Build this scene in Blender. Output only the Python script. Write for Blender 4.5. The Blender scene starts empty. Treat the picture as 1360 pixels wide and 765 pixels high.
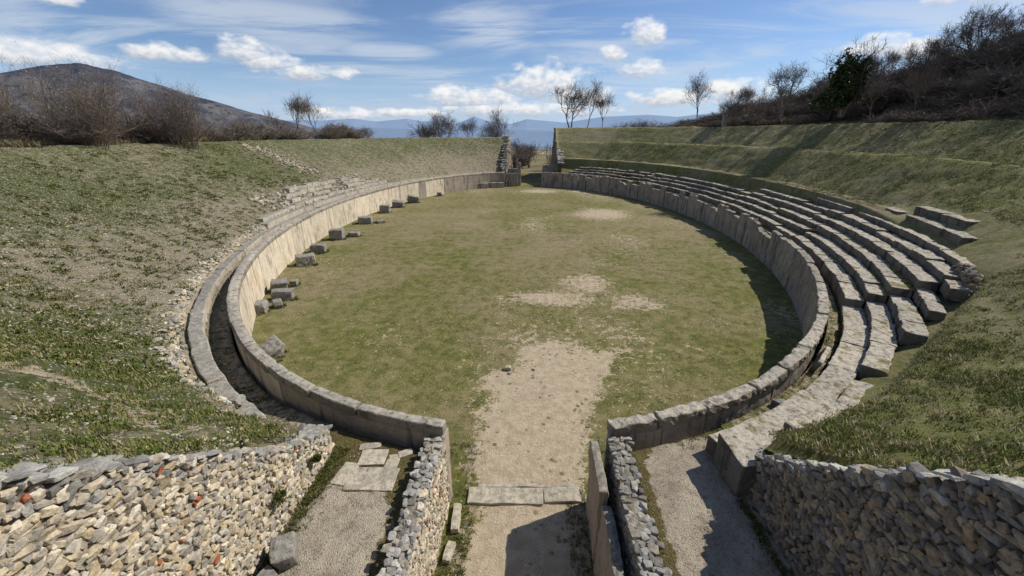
import bpy, bmesh, math, random
import numpy as np
from mathutils import Vector

random.seed(7); RNG = np.random.default_rng(7)
scene = bpy.context.scene
COL = scene.collection
R = math.radians

# ------------------------------------------------------------------ helpers
def tag(o, label=None, cat=None, group=None, kind=None):
    if label: o['label'] = label
    if cat: o['category'] = cat
    if group: o['group'] = group
    if kind: o['kind'] = kind
    return o

def empty(name, loc=(0, 0, 0)):
    o = bpy.data.objects.new(name, None); COL.objects.link(o); o.location = loc
    o.empty_display_size = .2
    return o

def mesh_obj(name, V, F, mat, parent=None, smooth=False, cols=None, origin=None):
    """V (n,3); F list of int arrays (m,k)"""
    V = np.asarray(V, dtype=np.float64)
    if origin is None and parent is not None: origin = np.array(parent.location)
    if origin is None: origin = np.zeros(3)
    V = V - np.asarray(origin)
    if not isinstance(F, list): F = [F]
    F = [np.asarray(f, dtype=np.int32) for f in F if len(f)]
    me = bpy.data.meshes.new(name)
    me.vertices.add(len(V)); me.vertices.foreach_set('co', V.astype(np.float32).ravel())
    nl = sum(f.size for f in F); nf = sum(len(f) for f in F)
    me.loops.add(nl); me.loops.foreach_set('vertex_index', np.concatenate([f.ravel() for f in F]))
    me.polygons.add(nf)
    tot = np.concatenate([np.full(len(f), f.shape[1]) for f in F]).astype(np.int32)
    st = np.concatenate([[0], np.cumsum(tot)[:-1]]).astype(np.int32)
    me.polygons.foreach_set('loop_start', st); me.polygons.foreach_set('loop_total', tot)
    me.polygons.foreach_set('use_smooth', np.full(nf, smooth))
    me.update(calc_edges=True); me.validate()
    if cols is not None:
        c = np.ones((len(V), 4), np.float32); c[:, :3] = cols
        a = me.color_attributes.new('Col', 'FLOAT_COLOR', 'POINT'); a.data.foreach_set('color', c.ravel())
    me.materials.append(mat)
    o = bpy.data.objects.new(name, me); COL.objects.link(o)
    if parent is not None: o.parent = parent
    else: o.location = origin
    return o

def h3(ix, iy, iz, seed=0):
    n = (ix * 374761393 + iy * 668265263 + iz * 2147483647 + seed * 974634777) & 0xffffffff
    n = ((n ^ (n >> 13)) * 1274126177) & 0xffffffff
    n = (n ^ (n >> 16)) & 0xffffffff
    return n / 4294967295.0

def vnoise(x, y, z=0., seed=0):
    x = np.asarray(x, float); y = np.asarray(y, float); z = np.zeros_like(x) + z
    ix, iy, iz = [np.floor(a).astype(np.int64) for a in (x, y, z)]
    fx, fy, fz = x - ix, y - iy, z - iz
    fx, fy, fz = [f * f * (3 - 2 * f) for f in (fx, fy, fz)]
    r = 0
    for a in (0, 1):
        for b in (0, 1):
            for c in (0, 1):
                w = (fx if a else 1 - fx) * (fy if b else 1 - fy) * (fz if c else 1 - fz)
                r = r + w * h3(ix + a, iy + b, iz + c, seed)
    return r * 2 - 1

def fbm(x, y, z=0., o=4, seed=0):
    r = 0; a = .5; s = 1.
    for i in range(o):
        r = r + a * vnoise(np.asarray(x) * s, np.asarray(y) * s, np.asarray(z) * s, seed + i); a *= .5; s *= 2.03
    return r

def sm(a, b, x):
    t = np.clip((np.asarray(x, float) - a) / (b - a), 0, 1); return t * t * (3 - 2 * t)

# ------------------------------------------------------------------ arena plan
CX, CY, B, A = -.5, 39.9, 18.6, 32.3       # arena ellipse (half axes 18.6 x 32.3 m)
def off(td, d):
    t = np.radians(td); nx, ny = np.cos(t) / B, np.sin(t) / A; n = np.hypot(nx, ny)
    return CX + B * np.cos(t) + d * nx / n, CY + A * np.sin(t) + d * ny / n
def speed(td):
    t = np.radians(td); return np.hypot(B * np.sin(t), A * np.cos(t)) * math.pi / 180   # m per degree

def solve_x(d, xt, lo, hi):
    """t (deg) where offset curve d crosses x = xt"""
    lo = np.full_like(d, lo, dtype=float); hi = np.full_like(d, hi, dtype=float)
    flo = off(lo, d)[0] - xt
    for _ in range(40):
        m = (lo + hi) / 2; f = off(m, d)[0] - xt
        s = np.sign(f) == np.sign(flo); lo = np.where(s, m, lo); hi = np.where(s, hi, m)
    return (lo + hi) / 2

def lin(x, xs, ys): return np.interp(x, xs, ys)

def z_near(d): return np.minimum(2.3 + .75 * (d - .9), 7.7 + .0 * d)
def z_out(x, y):
    left = 7.4 - 7.4 * sm(62, 108, y)
    rr = np.hypot(x, y)
    right = 9.4 - 9.4 * sm(88, 125, y)
    w = sm(-6, 10, x)
    z = left * (1 - w) + right * w
    return z
def hill_add(x, y, t, d):
    zr = lin(t, [-60, -25, 5, 25, 40, 55, 62, 75], [12, 11.5, 7.6, 4.4, 3.2, 1.2, .4, 0])
    a = zr * sm(16.5, 29, d) * (1 + .10 * fbm(x * .12, y * .12, 0, 3, 5)) * np.clip((d - 14) * .2, 0, 1)
    a = a * (1 - sm(70, 200, d))
    return a

DG = ([-95, -80, -77, -72, -66, -60, -54, -46, 80], [.9, .9, 1.6, 2.05, 2.35, 2.45, 3.0, 4.35, 4.35])
def hR(t, d):
    t = np.asarray(t, float); d = np.asarray(d, float)
    x, y = off(t, d)
    under = 1.9 + .52 * np.clip(d - .9, 0, 9) - .32 * (d > .88) + .30 * sm(-60.2, -61.6, t) * sm(1.62, 1.75, d)
    # terraced side profile
    ds = [4.3, 4.45, 4.62, 5.65, 5.75, 6.1, 9.3, 9.6, 10.95, 11.05, 11.5, 14.9, 15.4, 17.5, 26]
    zs = [3.7, 3.9, 4.50, 4.54, 4.40, 4.60, 7.20, 7.27, 7.24, 7.05, 7.35, 9.62, 9.7, 9.62, 9.5]
    side = lin(d, ds, zs)
    near = z_near(d)
    flat = lin(d, [0, 4.3, 5, 9.6, 9.9, 10.9, 11.05, 11.5, 15, 15.6, 17.5, 26], [2.0, 3.85, 4.35, 7.1, 7.2, 7.22, 7.12, 7.35, 9.5, 9.65, 9.6, 9.5])
    w1 = 1 - sm(-34, -20, t)                 # ledge fades into plain slope toward the viewer
    mid = side * (1 - w1) + flat * w1
    wn = 1 - sm(-84, -56, t)
    g = mid * (1 - wn) + near * wn
    dg = lin(t, *DG)
    k = sm(dg - .05, dg + .22, d)
    z = under * (1 - k) + np.maximum(g, under) * k
    o = z_out(x, y) + hill_add(x, y, t, d)
    wo = sm(16.5, 24, d)
    base = np.where(d < 16.5, z, z * (1 - wo) + z_out(x, y) * wo) + hill_add(x, y, t, d)
    return base
def hL(t, d):
    t = np.where(np.asarray(t, float) > 0, np.asarray(t, float) - 360, np.asarray(t, float)); d = np.asarray(d, float)
    x, y = off(t, d)
    # t in -258 .. -104
    dc = lin(t, [-262, -240, -205, -160, -130, -112, -100], [8.3, 10, 14, 15.5, 13, 9.5, 8.4])
    zc = lin(t, [-262, -200, -150, -110], [8.1, 8.05, 8.1, 7.8])
    d0 = 1.75
    u = np.clip((d - d0) / (dc - d0), 0, None)
    lowz = lin(t, [-262, -215, -205, -110, -100], [2.1, 2.2, 2.25, 2.2, 2.4])
    slope = lowz + (zc - lowz) * (1 - np.sqrt(np.maximum(0, (1 - np.minimum(u, 1)) ** 2 + .0004)))
    slope = np.minimum(slope, zc)
    wn = 1 - sm(-118, -103, -np.abs(t) * 0 + t) if False else sm(-122, -106, t)
    near = z_near(np.clip(d, .9, None))
    g = slope * (1 - wn) + near * wn
    cor = lin(t, [-262, -230, -205, -160, -112, -105], [2.15, 2.1, 1.85, 1.6, 1.55, 1.88])
    k = sm(1.12, 1.25, d)
    low = cor * (1 - k) + 2.03 * k
    lowb = low + np.clip(d - 1.7, 0, 1) * .3
    z = np.where(d < d0, lowb, np.maximum(g, 2.0))
    kk = sm(1.6, 2.1, d); z = lowb * (1 - kk) + np.maximum(g, lowb) * kk
    wo = sm(17.5, 24, d)
    wo2 = sm(dc + 2.5, dc + 14, d)
    return z * (1 - wo2) + z_out(x, y) * wo2

# ------------------------------------------------------------------ node helpers
class NT:
    def __init__(s, tree): s.t = tree; s.n = tree.nodes; s.l = tree.links
    def new(s, kind, **kw):
        n = s.n.new(kind)
        for k, v in kw.items(): setattr(n, k, v)
        return n
    def put(s, sock, v):
        if isinstance(v, bpy.types.NodeSocket): s.l.new(v, sock)
        elif v is not None: sock.default_value = v
    def math(s, op, a, b=None, c=None, clamp=False):
        n = s.new('ShaderNodeMath', operation=op); n.use_clamp = clamp
        s.put(n.inputs[0], a)
        if b is not None: s.put(n.inputs[1], b)
        if c is not None: s.put(n.inputs[2], c)
        return n.outputs[0]
    def noise(s, vec, scale, detail=4, rough=.55, dist=0., typ='3D'):
        n = s.new('ShaderNodeTexNoise'); n.noise_dimensions = typ
        s.put(n.inputs['Vector'], vec); n.inputs['Scale'].default_value = scale
        n.inputs['Detail'].default_value = detail; n.inputs['Roughness'].default_value = rough
        n.inputs['Distortion'].default_value = dist
        return n.outputs['Fac']
    def voro(s, vec, scale, out='Distance', feat='F1'):
        n = s.new('ShaderNodeTexVoronoi', feature=feat); s.put(n.inputs['Vector'], vec); n.inputs['Scale'].default_value = scale
        return n.outputs[out]
    def ramp(s, f, a, b, lo=0., hi=1.):
        n = s.new('ShaderNodeMapRange'); n.interpolation_type = 'SMOOTHSTEP'
        s.put(n.inputs['Value'], f)
        n.inputs['From Min'].default_value = a; n.inputs['From Max'].default_value = b
        n.inputs['To Min'].default_value = lo; n.inputs['To Max'].default_value = hi
        return n.outputs[0]
    def mix(s, f, a, b, typ='MIX'):
        n = s.new('ShaderNodeMix', data_type='RGBA', blend_type=typ)
        s.put(n.inputs[0], f)
        for i, v in ((6, a), (7, b)):
            if isinstance(v, tuple) and len(v) == 3: v = v + (1,)
            s.put(n.inputs[i], v)
        return n.outputs[2]
    def vscale(s, vec, sc):
        n = s.new('ShaderNodeMapping'); s.put(n.inputs['Vector'], vec); n.inputs['Scale'].default_value = sc
        return n.outputs[0]
    def sep(s, v):
        n = s.new('ShaderNodeSeparateXYZ'); s.put(n.inputs[0], v); return n.outputs
    def comb(s, x, y, z):
        n = s.new('ShaderNodeCombineXYZ'); s.put(n.inputs[0], x); s.put(n.inputs[1], y); s.put(n.inputs[2], z); return n.outputs[0]

def new_mat(name):
    m = bpy.data.materials.new(name); m.use_nodes = True
    nt = m.node_tree; b = nt.nodes['Principled BSDF']; b.inputs['Roughness'].default_value = .92
    b.inputs['Specular IOR Level'].default_value = .18
    q = NT(nt); geo = q.new('ShaderNodeNewGeometry')
    return m, q, b, geo
def attr(q, name='Col'):
    n = q.new('ShaderNodeAttribute', attribute_name=name); return n.outputs['Color']
def bump(q, b, h, strength, dist):
    n = q.new('ShaderNodeBump'); n.inputs['Strength'].default_value = strength; n.inputs['Distance'].default_value = dist
    q.put(n.inputs['Height'], h); q.l.new(n.outputs[0], b.inputs['Normal'])

def stone_mat(name, face, face2, top, dark, streak=.6, lichen=.35, moss=0., ochre=0., pink=False):
    """weathered limestone: grey lichen tops, streaked faces"""
    m, q, b, g = new_mat(name); P = g.outputs['Position']; N = g.outputs['Normal']
    nz = q.sep(N)[2]
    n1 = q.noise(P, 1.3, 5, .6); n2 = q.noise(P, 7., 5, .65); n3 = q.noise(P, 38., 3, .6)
    c = q.mix(q.ramp(n1, .35, .65), face, face2)
    st = q.noise(q.vscale(P, (1.7, 1.7, .35)), 1.5, 6, .68)
    c = q.mix(q.math('MULTIPLY', q.ramp(st, .50, .66), streak), c, dark)
    if ochre: c = q.mix(q.math('MULTIPLY', q.ramp(q.noise(q.vscale(P, (1, 1, .5)), 1.1, 4, .6), .56, .68), ochre), c, (.50, .27, .08))
    tc = q.mix(q.ramp(n2, .35, .62), top, tuple(v * .62 for v in top))
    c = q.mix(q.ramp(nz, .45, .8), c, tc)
    c = q.mix(q.math('MULTIPLY', q.ramp(n2, .56, .68), lichen), c, dark)
    sp = q.ramp(q.noise(P, 16., 4, .7), .60, .68)
    c = q.mix(q.math('MULTIPLY', sp, .65), c, tuple(v * .45 for v in dark))
    sp2 = q.ramp(q.noise(P, 23., 3, .6), .66, .74)
    c = q.mix(q.math('MULTIPLY', sp2, .4), c, (.62, .60, .55))
    if moss:
        mm = q.math('MULTIPLY', q.ramp(q.noise(P, 1.7, 5, .7), .53, .66), moss)
        mm = q.math('MULTIPLY', mm, q.ramp(nz, .3, .8))
        c = q.mix(mm, c, (.15, .125, .035))
    c = q.mix(1., c, q.mix(n3, (.72, .72, .72), (1.2, 1.2, 1.2)), 'MULTIPLY')
    oi = q.new('ShaderNodeObjectInfo')
    c = q.mix(1., c, q.mix(oi.outputs['Random'], (.86, .85, .84), (1.10, 1.08, 1.04)), 'MULTIPLY')
    q.l.new(c, b.inputs['Base Color'])
    hgt = q.math('ADD', q.math('MULTIPLY', n2, .6), q.math('MULTIPLY', n3, .35))
    hgt = q.math('SUBTRACT', hgt, q.math('MULTIPLY', sp, .25))
    bump(q, b, hgt, .8, .05)
    return m

M = {}
M['slab_cream'] = stone_mat('cream_limestone', (.68, .61, .49), (.58, .51, .40), (.38, .355, .31), (.20, .17, .13), .8, .42, 0, .38)
M['slab_grey'] = stone_mat('grey_weathered_limestone', (.40, .345, .285), (.30, .265, .225), (.38, .35, .30), (.10, .09, .075), .75, .5, .5)
M['slab_lining'] = stone_mat('pinkish_limestone', (.40, .34, .27), (.33, .28, .23), (.30, .28, .24), (.12, .10, .085), .5, .4)
M['coping'] = stone_mat('lichened_coping', (.33, .295, .245), (.25, .225, .185), (.47, .435, .37), (.07, .065, .055), .6, .8)
M['seat'] = stone_mat('seat_limestone', (.215, .195, .165), (.14, .125, .105), (.50, .46, .385), (.06, .052, .042), .85, .75, .9)  # riser shade put into the dark face and streak tones, beside moss and lichen
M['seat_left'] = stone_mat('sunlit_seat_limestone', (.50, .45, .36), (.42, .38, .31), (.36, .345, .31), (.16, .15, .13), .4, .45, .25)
M['block'] = stone_mat('grey_block_stone', (.30, .285, .26), (.24, .23, .21), (.31, .30, .275), (.11, .105, .095), .3, .55)
M['paving'] = stone_mat('pale_paving', (.50, .46, .37), (.44, .40, .33), (.52, .475, .385), (.27, .235, .18), .2, .3)

def rubble_mat(name, gain=1.):
    m, q, b, g = new_mat(name); P = g.outputs['Position']; c = attr(q)
    n2 = q.noise(P, 9., 5, .65); n3 = q.noise(P, 50., 3, .6)
    c = q.mix(1., c, q.mix(q.ramp(n2, .3, .7), (.62, .62, .63), (1.18, 1.16, 1.12)), 'MULTIPLY')
    c = q.mix(1., c, q.mix(n3, (.7, .7, .7), (1.25, 1.25, 1.25)), 'MULTIPLY')
    c = q.mix(q.math('MULTIPLY', q.ramp(q.noise(P, 14., 4, .7), .58, .68), .5), c, (.10, .095, .085))
    q.l.new(c, b.inputs['Base Color'])
    bump(q, b, q.math('ADD', n2, q.math('MULTIPLY', n3, .4)), .7, .03)
    return m
M['rubble'] = rubble_mat('rubble_stone')

def mortar_mat(nm='old_mortar', k=1.):
    m, q, b, g = new_mat(nm); P = g.outputs['Position']
    n = q.noise(P, 6., 6, .7); n3 = q.noise(P, 45, 3, .6)
    c = q.mix(q.ramp(n, .35, .65), (.15 * k, .13 * k, .10 * k), (.32 * k, .29 * k, .23 * k))
    c = q.mix(1., c, q.mix(n3, (.6, .6, .6), (1.3, 1.3, 1.3)), 'MULTIPLY')
    q.l.new(c, b.inputs['Base Color']); bump(q, b, n, .9, .08); return m
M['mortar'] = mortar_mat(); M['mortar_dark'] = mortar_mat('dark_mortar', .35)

def grass_mat(name, g1, g2, dry, soil, drywt=(.42, .62), pebble=.5, hf=9., bump_s=1., clump=0., spots=0.):
    """attribute Col: R lushness, G bare dirt, B stoniness"""
    m, q, b, g = new_mat(name); P = g.outputs['Position']
    a = q.sep(attr(q)); lush, dirt, stony = a[0], a[1], a[2]
    big = q.noise(P, .25, 4, .6); mid = q.noise(P, 1.6, 5, .65); fine = q.noise(P, hf, 5, .75); micro = q.noise(P, 42., 3, .75)
    c = q.mix(q.ramp(mid, .38, .62), g1, g2)
    dr = q.math('ADD', q.math('ADD', q.math('MULTIPLY', fine, .5), q.math('MULTIPLY', mid, .25)), q.math('MULTIPLY', big, .25))
    dr = q.math('SUBTRACT', dr, q.math('MULTIPLY', q.math('SUBTRACT', lush, .5), .30))
    c = q.mix(q.ramp(dr, drywt[0], drywt[1]), c, dry)
    sp = q.math('SUBTRACT', fine, q.math('MULTIPLY', q.math('SUBTRACT', lush, .5), .22))
    c = q.mix(q.math('MULTIPLY', q.ramp(sp, .58, .70), .7), c, soil)
    if clump:
        cn = q.noise(P, 2.4, 6, .68)
        cl_ = q.math('ADD', cn, q.math('MULTIPLY', q.math('SUBTRACT', lush, .5), .25))
        c = q.mix(q.math('MULTIPLY', q.ramp(cl_, .50, .57), clump), c, q.mix(q.ramp(fine, .4, .6), (.05, .065, .020), (.10, .115, .038)))
    c = q.mix(q.ramp(lush, .16, .06), c, q.mix(q.ramp(mid, .4, .6), (.09, .072, .050), (.18, .145, .10)))
    lushm = lush
    # bare dirt
    dd = q.math('ADD', dirt, q.math('MULTIPLY', q.math('SUBTRACT', q.noise(P, 2.6, 6, .72), .5), 1.7))
    dd = q.math('ADD', dd, q.math('MULTIPLY', q.math('SUBTRACT', fine, .5), 1.1))
    dcol = q.mix(q.ramp(q.noise(P, 3., 5, .6), .35, .65), (.37, .29, .19), (.48, .395, .275))
    dcol = q.mix(q.math('MULTIPLY', q.ramp(micro, .5, .62), .5), dcol, (.50, .45, .37))
    dcol = q.mix(q.math('MULTIPLY', q.ramp(micro, .44, .36), .45), dcol, (.18, .145, .10))
    if spots:
        sv = q.voro(P, 3.6); sn = q.ramp(q.noise(P, 1.3, 4, .7), .46, .58)
        so_ = q.math('MULTIPLY', q.math('MULTIPLY', q.ramp(q.math('ADD', sv, q.math('MULTIPLY', micro, .16)), .40, .28), sn), spots)
        dcol = q.mix(so_, dcol, (.115, .095, .05))
    c = q.mix(q.ramp(dd, .46, .62), c, dcol)
    # pale stones
    vor = q.new('ShaderNodeTexVoronoi'); q.put(vor.inputs['Vector'], P); vor.inputs['Scale'].default_value = 13.
    rnd = q.sep(vor.outputs['Color'])[0]
    dist = vor.outputs['Distance']
    thr = q.math('MULTIPLY', stony, pebble)
    on = q.math('MULTIPLY', q.math('LESS_THAN', rnd, thr), q.ramp(dist, .42, .30))
    c = q.mix(on, c, q.mix(q.sep(vor.outputs['Color'])[1], (.36, .33, .27), (.60, .56, .48)))
    c = q.mix(1., c, q.mix(micro, (.55, .55, .55), (1.42, 1.42, 1.42)), 'MULTIPLY')
    q.l.new(c, b.inputs['Base Color'])
    hgt = q.math('ADD', q.math('ADD', q.math('MULTIPLY', fine, 1.), q.math('MULTIPLY', micro, .35)), q.math('MULTIPLY', on, .35))
    bump(q, b, hgt, bump_s, .12)
    return m
M['slope_left'] = grass_mat('sunlit_bank_turf', (.085, .095, .028), (.13, .125, .045), (.26, .22, .15), (.165, .14, .095), (.37, .53), .9, hf=5., clump=.8)
M['slope_right'] = grass_mat('shaded_bank_turf', (.125, .138, .036), (.182, .180, .058), (.27, .235, .14), (.08, .068, .045), (.42, .60), .10, hf=5., bump_s=1.)
M['arena'] = grass_mat('arena_turf', (.100, .110, .026), (.172, .165, .046), (.26, .21, .125), (.12, .09, .055), (.42, .62), .12, hf=9., bump_s=.6, spots=.8)
M['ground'] = grass_mat('field_ground', (.12, .12, .045), (.16, .14, .06), (.22, .18, .10), (.12, .09, .06), (.40, .6), .1)

def gravel_mat():
    m, q, b, g = new_mat('pale_gravel'); P = g.outputs['Position']
    a = q.sep(attr(q)); moss = a[0]
    n = q.noise(P, 1.2, 5, .65); f = q.noise(P, 26., 4, .75); v = q.new('ShaderNodeTexVoronoi'); q.put(v.inputs['Vector'], P); v.inputs['Scale'].default_value = 42
    r = q.sep(v.outputs['Color'])
    c = q.mix(q.ramp(n, .35, .65), (.27, .225, .165), (.40, .345, .26))
    c = q.mix(q.math('MULTIPLY', r[0], .30), c, (.55, .51, .44))
    c = q.mix(q.math('MULTIPLY', q.ramp(f, .46, .36), .8), c, (.12, .10, .075))
    c = q.mix(q.math('MULTIPLY', q.ramp(q.noise(P, 4.5, 5, .7), .50, .64), .6), c, (.19, .155, .11))
    mm = q.math('ADD', moss, q.math('MULTIPLY', q.math('SUBTRACT', q.noise(P, 3.5, 5, .7), .5), 1.4))
    mcol = q.mix(q.ramp(f, .4, .6), (.06, .055, .03), (.15, .12, .04))
    c = q.mix(q.ramp(mm, .45, .62), c, mcol)
    q.l.new(c, b.inputs['Base Color'])
    bump(q, b, q.math('ADD', q.math('MULTIPLY', f, 1.), q.math('MULTIPLY', v.outputs['Distance'], -.6)), .8, .04)
    return m
M['gravel'] = gravel_mat()

def blade_mat(name):
    m, q, b, g = new_mat(name); c = attr(q)
    b.inputs['Roughness'].default_value = .8
    q.l.new(c, b.inputs['Base Color']); return m
M['blade'] = blade_mat('grass_blades')
def bark_mat(name, a, c2):
    m, q, b, g = new_mat(name); oi = q.new('ShaderNodeObjectInfo')
    n = q.noise(g.outputs['Position'], 5., 4, .7)
    c = q.mix(n, a, c2)
    c = q.mix(q.math('MULTIPLY', oi.outputs['Random'], .5), c, (.10, .075, .058))
    q.l.new(c, b.inputs['Base Color']); return m
M['bark'] = bark_mat('grey_bark', (.11, .095, .082), (.21, .18, .155))
M['twig'] = bark_mat('brown_twigs', (.15, .115, .092), (.25, .20, .16))
M['twig_dark'] = bark_mat('dark_thicket_twigs', (.17, .14, .115), (.28, .235, .195))
def leaf_mat():
    m, q, b, g = new_mat('ivy_leaves'); n = q.noise(g.outputs['Position'], 3., 4, .7)
    q.l.new(q.mix(q.ramp(n, .35, .65), (.02, .035, .010), (.085, .115, .03)), b.inputs['Base Color']); b.inputs['Roughness'].default_value = .6
    return m
M['ivy'] = leaf_mat()
def flat_mat(name, col):
    m, q, b, g = new_mat(name); n = q.noise(g.outputs['Position'], 20., 3, .6)
    q.l.new(q.mix(n, tuple(v * .75 for v in col), tuple(min(1, v * 1.2) for v in col)), b.inputs['Base Color']); return m
M['seedhead'] = flat_mat('pale_seed_heads', (.50, .46, .40))
M['recess_shade'] = flat_mat('recess_shade_panel', (.04, .038, .035))  # near-black paint for the shade inside the gate opening

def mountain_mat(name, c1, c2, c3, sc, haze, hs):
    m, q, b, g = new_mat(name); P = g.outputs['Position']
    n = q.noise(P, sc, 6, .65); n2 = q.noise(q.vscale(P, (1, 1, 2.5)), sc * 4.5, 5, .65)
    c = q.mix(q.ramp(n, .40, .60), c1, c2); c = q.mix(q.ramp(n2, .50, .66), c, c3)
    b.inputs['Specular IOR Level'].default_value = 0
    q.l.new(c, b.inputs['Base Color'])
    b.inputs['Emission Color'].default_value = haze + (1,); b.inputs['Emission Strength'].default_value = hs  # air haze painted on as a faint blue glow of the slopes
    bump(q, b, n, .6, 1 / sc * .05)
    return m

# ------------------------------------------------------------------ surface box lattice
_box = {}
def box_grid(nu, nv, nw):
    if (nu, nv, nw) in _box: return _box[(nu, nv, nw)]
    idx = {}; V = []; F = []
    def vid(i, j, k):
        if (i, j, k) not in idx: idx[(i, j, k)] = len(V); V.append((i / nu, j / nv, k / nw))
        return idx[(i, j, k)]
    for i in range(nu):
        for j in range(nv):
            F.append([vid(i, j, 0), vid(i, j + 1, 0), vid(i + 1, j + 1, 0), vid(i + 1, j, 0)])
            F.append([vid(i, j, nw), vid(i + 1, j, nw), vid(i + 1, j + 1, nw), vid(i, j + 1, nw)])
    for i in range(nu):
        for k in range(nw):
            F.append([vid(i, 0, k), vid(i + 1, 0, k), vid(i + 1, 0, k + 1), vid(i, 0, k + 1)])
            F.append([vid(i, nv, k), vid(i, nv, k + 1), vid(i + 1, nv, k + 1), vid(i + 1, nv, k)])
    for j in range(nv):
        for k in range(nw):
            F.append([vid(0, j, k), vid(0, j, k + 1), vid(0, j + 1, k + 1), vid(0, j + 1, k)])
            F.append([vid(nu, j, k), vid(nu, j + 1, k), vid(nu, j + 1, k + 1), vid(nu, j, k + 1)])
    _box[(nu, nv, nw)] = (np.array(V), np.array(F)); return _box[(nu, nv, nw)]

def edge_warp(U, n, rl):
    """keep lattice lines close to the edges so the arris is worn, not wide"""
    return U

def wear(U, size, r):
    """inward offset (in metres) of points close to edges -> rounded arrises"""
    c = (U - .5) * 2; dist = (1 - np.abs(c)) * size / 2          # distance to each face pair
    q = np.clip(r - dist, 0, r)                                  # >0 close to face
    L = np.sqrt((q ** 2).sum(1)); s = np.where(L > r, r / np.maximum(L, 1e-9), 1.)
    q2 = q * s[:, None]
    return -(q - q2) * np.sign(c)

def arc_block(name, t0, t1, d0, d1, z0, z1, mat, parent=None, res=.16, r=.035, amp=.03, seed=0, lean=0., ztop=None, origin=None, zj=0.):
    tm = (t0 + t1) / 2; L = abs(t1 - t0) * float(speed(tm))
    nu = max(2, int(round(L / res))); nv = max(2, int(round(abs(d1 - d0) / res))); nw = max(2, int(round((z1 - z0) / res)))
    nu = min(nu, 14); nv = min(nv, 8); nw = min(nw, 16)
    U, F = box_grid(nu, nv, nw)
    # crowd outermost lattice lines toward the edges
    Uc = U.copy()
    for a, (n, s) in enumerate(((nu, L), (nv, abs(d1 - d0)), (nw, z1 - z0))):
        e = min(.4 / n, r * 1.2 / s); i = np.round(U[:, a] * n)
        Uc[:, a] = np.where(i == 0, 0, np.where(i == n, 1, e + (1 - 2 * e) * (i - 1) / max(1, n - 2) if n > 2 else .5))
    W = wear(Uc, np.array([L, abs(d1 - d0), z1 - z0]), r)
    u = Uc[:, 0] + W[:, 0] / L; dd = d0 + (d1 - d0) * Uc[:, 1] + W[:, 1]; 
    zt = z1 if ztop is None else ztop(u)
    zz = z0 + (zt - z0) * Uc[:, 2] + W[:, 2] + zj * (u - .5) * Uc[:, 2]
    dd = dd + lean * (zz - z0)
    x, y = off(t0 + (t1 - t0) * u, dd)
    V = np.stack([x, y, zz], 1)
    for a in range(3):
        V[:, a] += amp * (fbm(V[:, 0] * 1.7, V[:, 1] * 1.7, V[:, 2] * 1.7, 4, seed + a * 17) * 1.2 + .55 * vnoise(V[:, 0] * 8, V[:, 1] * 8, V[:, 2] * 8, seed + a))
    if t1 < t0: F = F[:, ::-1]
    # orientation: (t, outward, up) is left handed -> flip
    F = F[:, ::-1]
    o = mesh_obj(name, V, F, mat, parent, smooth=False, origin=origin if origin is not None else (None if parent is not None else V.mean(0)))
    return o

def box_block(name, c, size, rz, mat, parent=None, rx=0, ry=0, res=.14, r=.04, amp=.035, seed=0, broken=.0, cols=None):
    size = np.array(size, float)
    n = [int(np.clip(round(s / res), 2, 14)) for s in size]
    U, F = box_grid(*n); Uc = U.copy()
    for a in range(3):
        e = min(.4 / n[a], r * 1.2 / size[a]); i = np.round(U[:, a] * n[a])
        Uc[:, a] = np.where(i == 0, 0, np.where(i == n[a], 1, e + (1 - 2 * e) * (i - 1) / max(1, n[a] - 2) if n[a] > 2 else .5))
    W = wear(Uc, size, r); V = (Uc - .5) * size + W
    if broken:
        rr = np.random.default_rng(seed + 5)
        for _ in range(3):
            nrm = rr.normal(size=3); nrm /= np.linalg.norm(nrm); sup = (np.abs(nrm) * size / 2).sum()
            dcut = sup * (1 - broken * rr.uniform(.5, 1)); s = V @ nrm; V -= np.clip(s - dcut, 0, None)[:, None] * nrm
    for a in range(3):
        V[:, a] += amp * (fbm(V[:, 0] * 2 + seed, V[:, 1] * 2, V[:, 2] * 2, 4, seed + a * 17) * 1.3 + .4 * vnoise(V[:, 0] * 10, V[:, 1] * 10, V[:, 2] * 10, seed + a))
    from mathutils import Euler
    Rm = np.array(Euler((rx, ry, rz)).to_matrix()); V = V @ Rm.T + np.array(c)
    org = None if parent is not None else np.array([V[:, 0].mean(), V[:, 1].mean(), V[:, 2].min()])
    return mesh_obj(name, V, F, mat, parent, origin=org, cols=cols)

# rock templates (convex hulls of random points)
def hull_rock(n, sx, sy, sz, sd, blocky=0.):
    rr = np.random.default_rng(sd); p = rr.normal(size=(n, 3)); p /= np.linalg.norm(p, axis=1)[:, None]
    if blocky: p = np.sign(p) * np.abs(p) ** (1 - blocky); p /= np.abs(p).max(1)[:, None] ** .75
    p *= rr.uniform(.84, 1.04, (n, 1))
    bm = bmesh.new()
    for v in p: bm.verts.new(tuple(v * np.array([sx, sy, sz])))
    res = bmesh.ops.convex_hull(bm, input=bm.verts[:])
    bmesh.ops.delete(bm, geom=[v for v in bm.verts if not v.link_faces], context='VERTS')
    bm.verts.index_update(); bmesh.ops.triangulate(bm, faces=bm.faces[:]); bmesh.ops.recalc_face_normals(bm, faces=bm.faces[:])
    V = np.array([v.co[:] for v in bm.verts]); F = np.array([[v.index for v in f.verts] for f in bm.faces]); bm.free()
    return V, F
ROCKS = [hull_rock(24, .47, .47, .47, i, .45) for i in range(20)]
ROCKS_LO = [hull_rock(9, .5, .5, .5, 40 + i) for i in range(8)]

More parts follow.
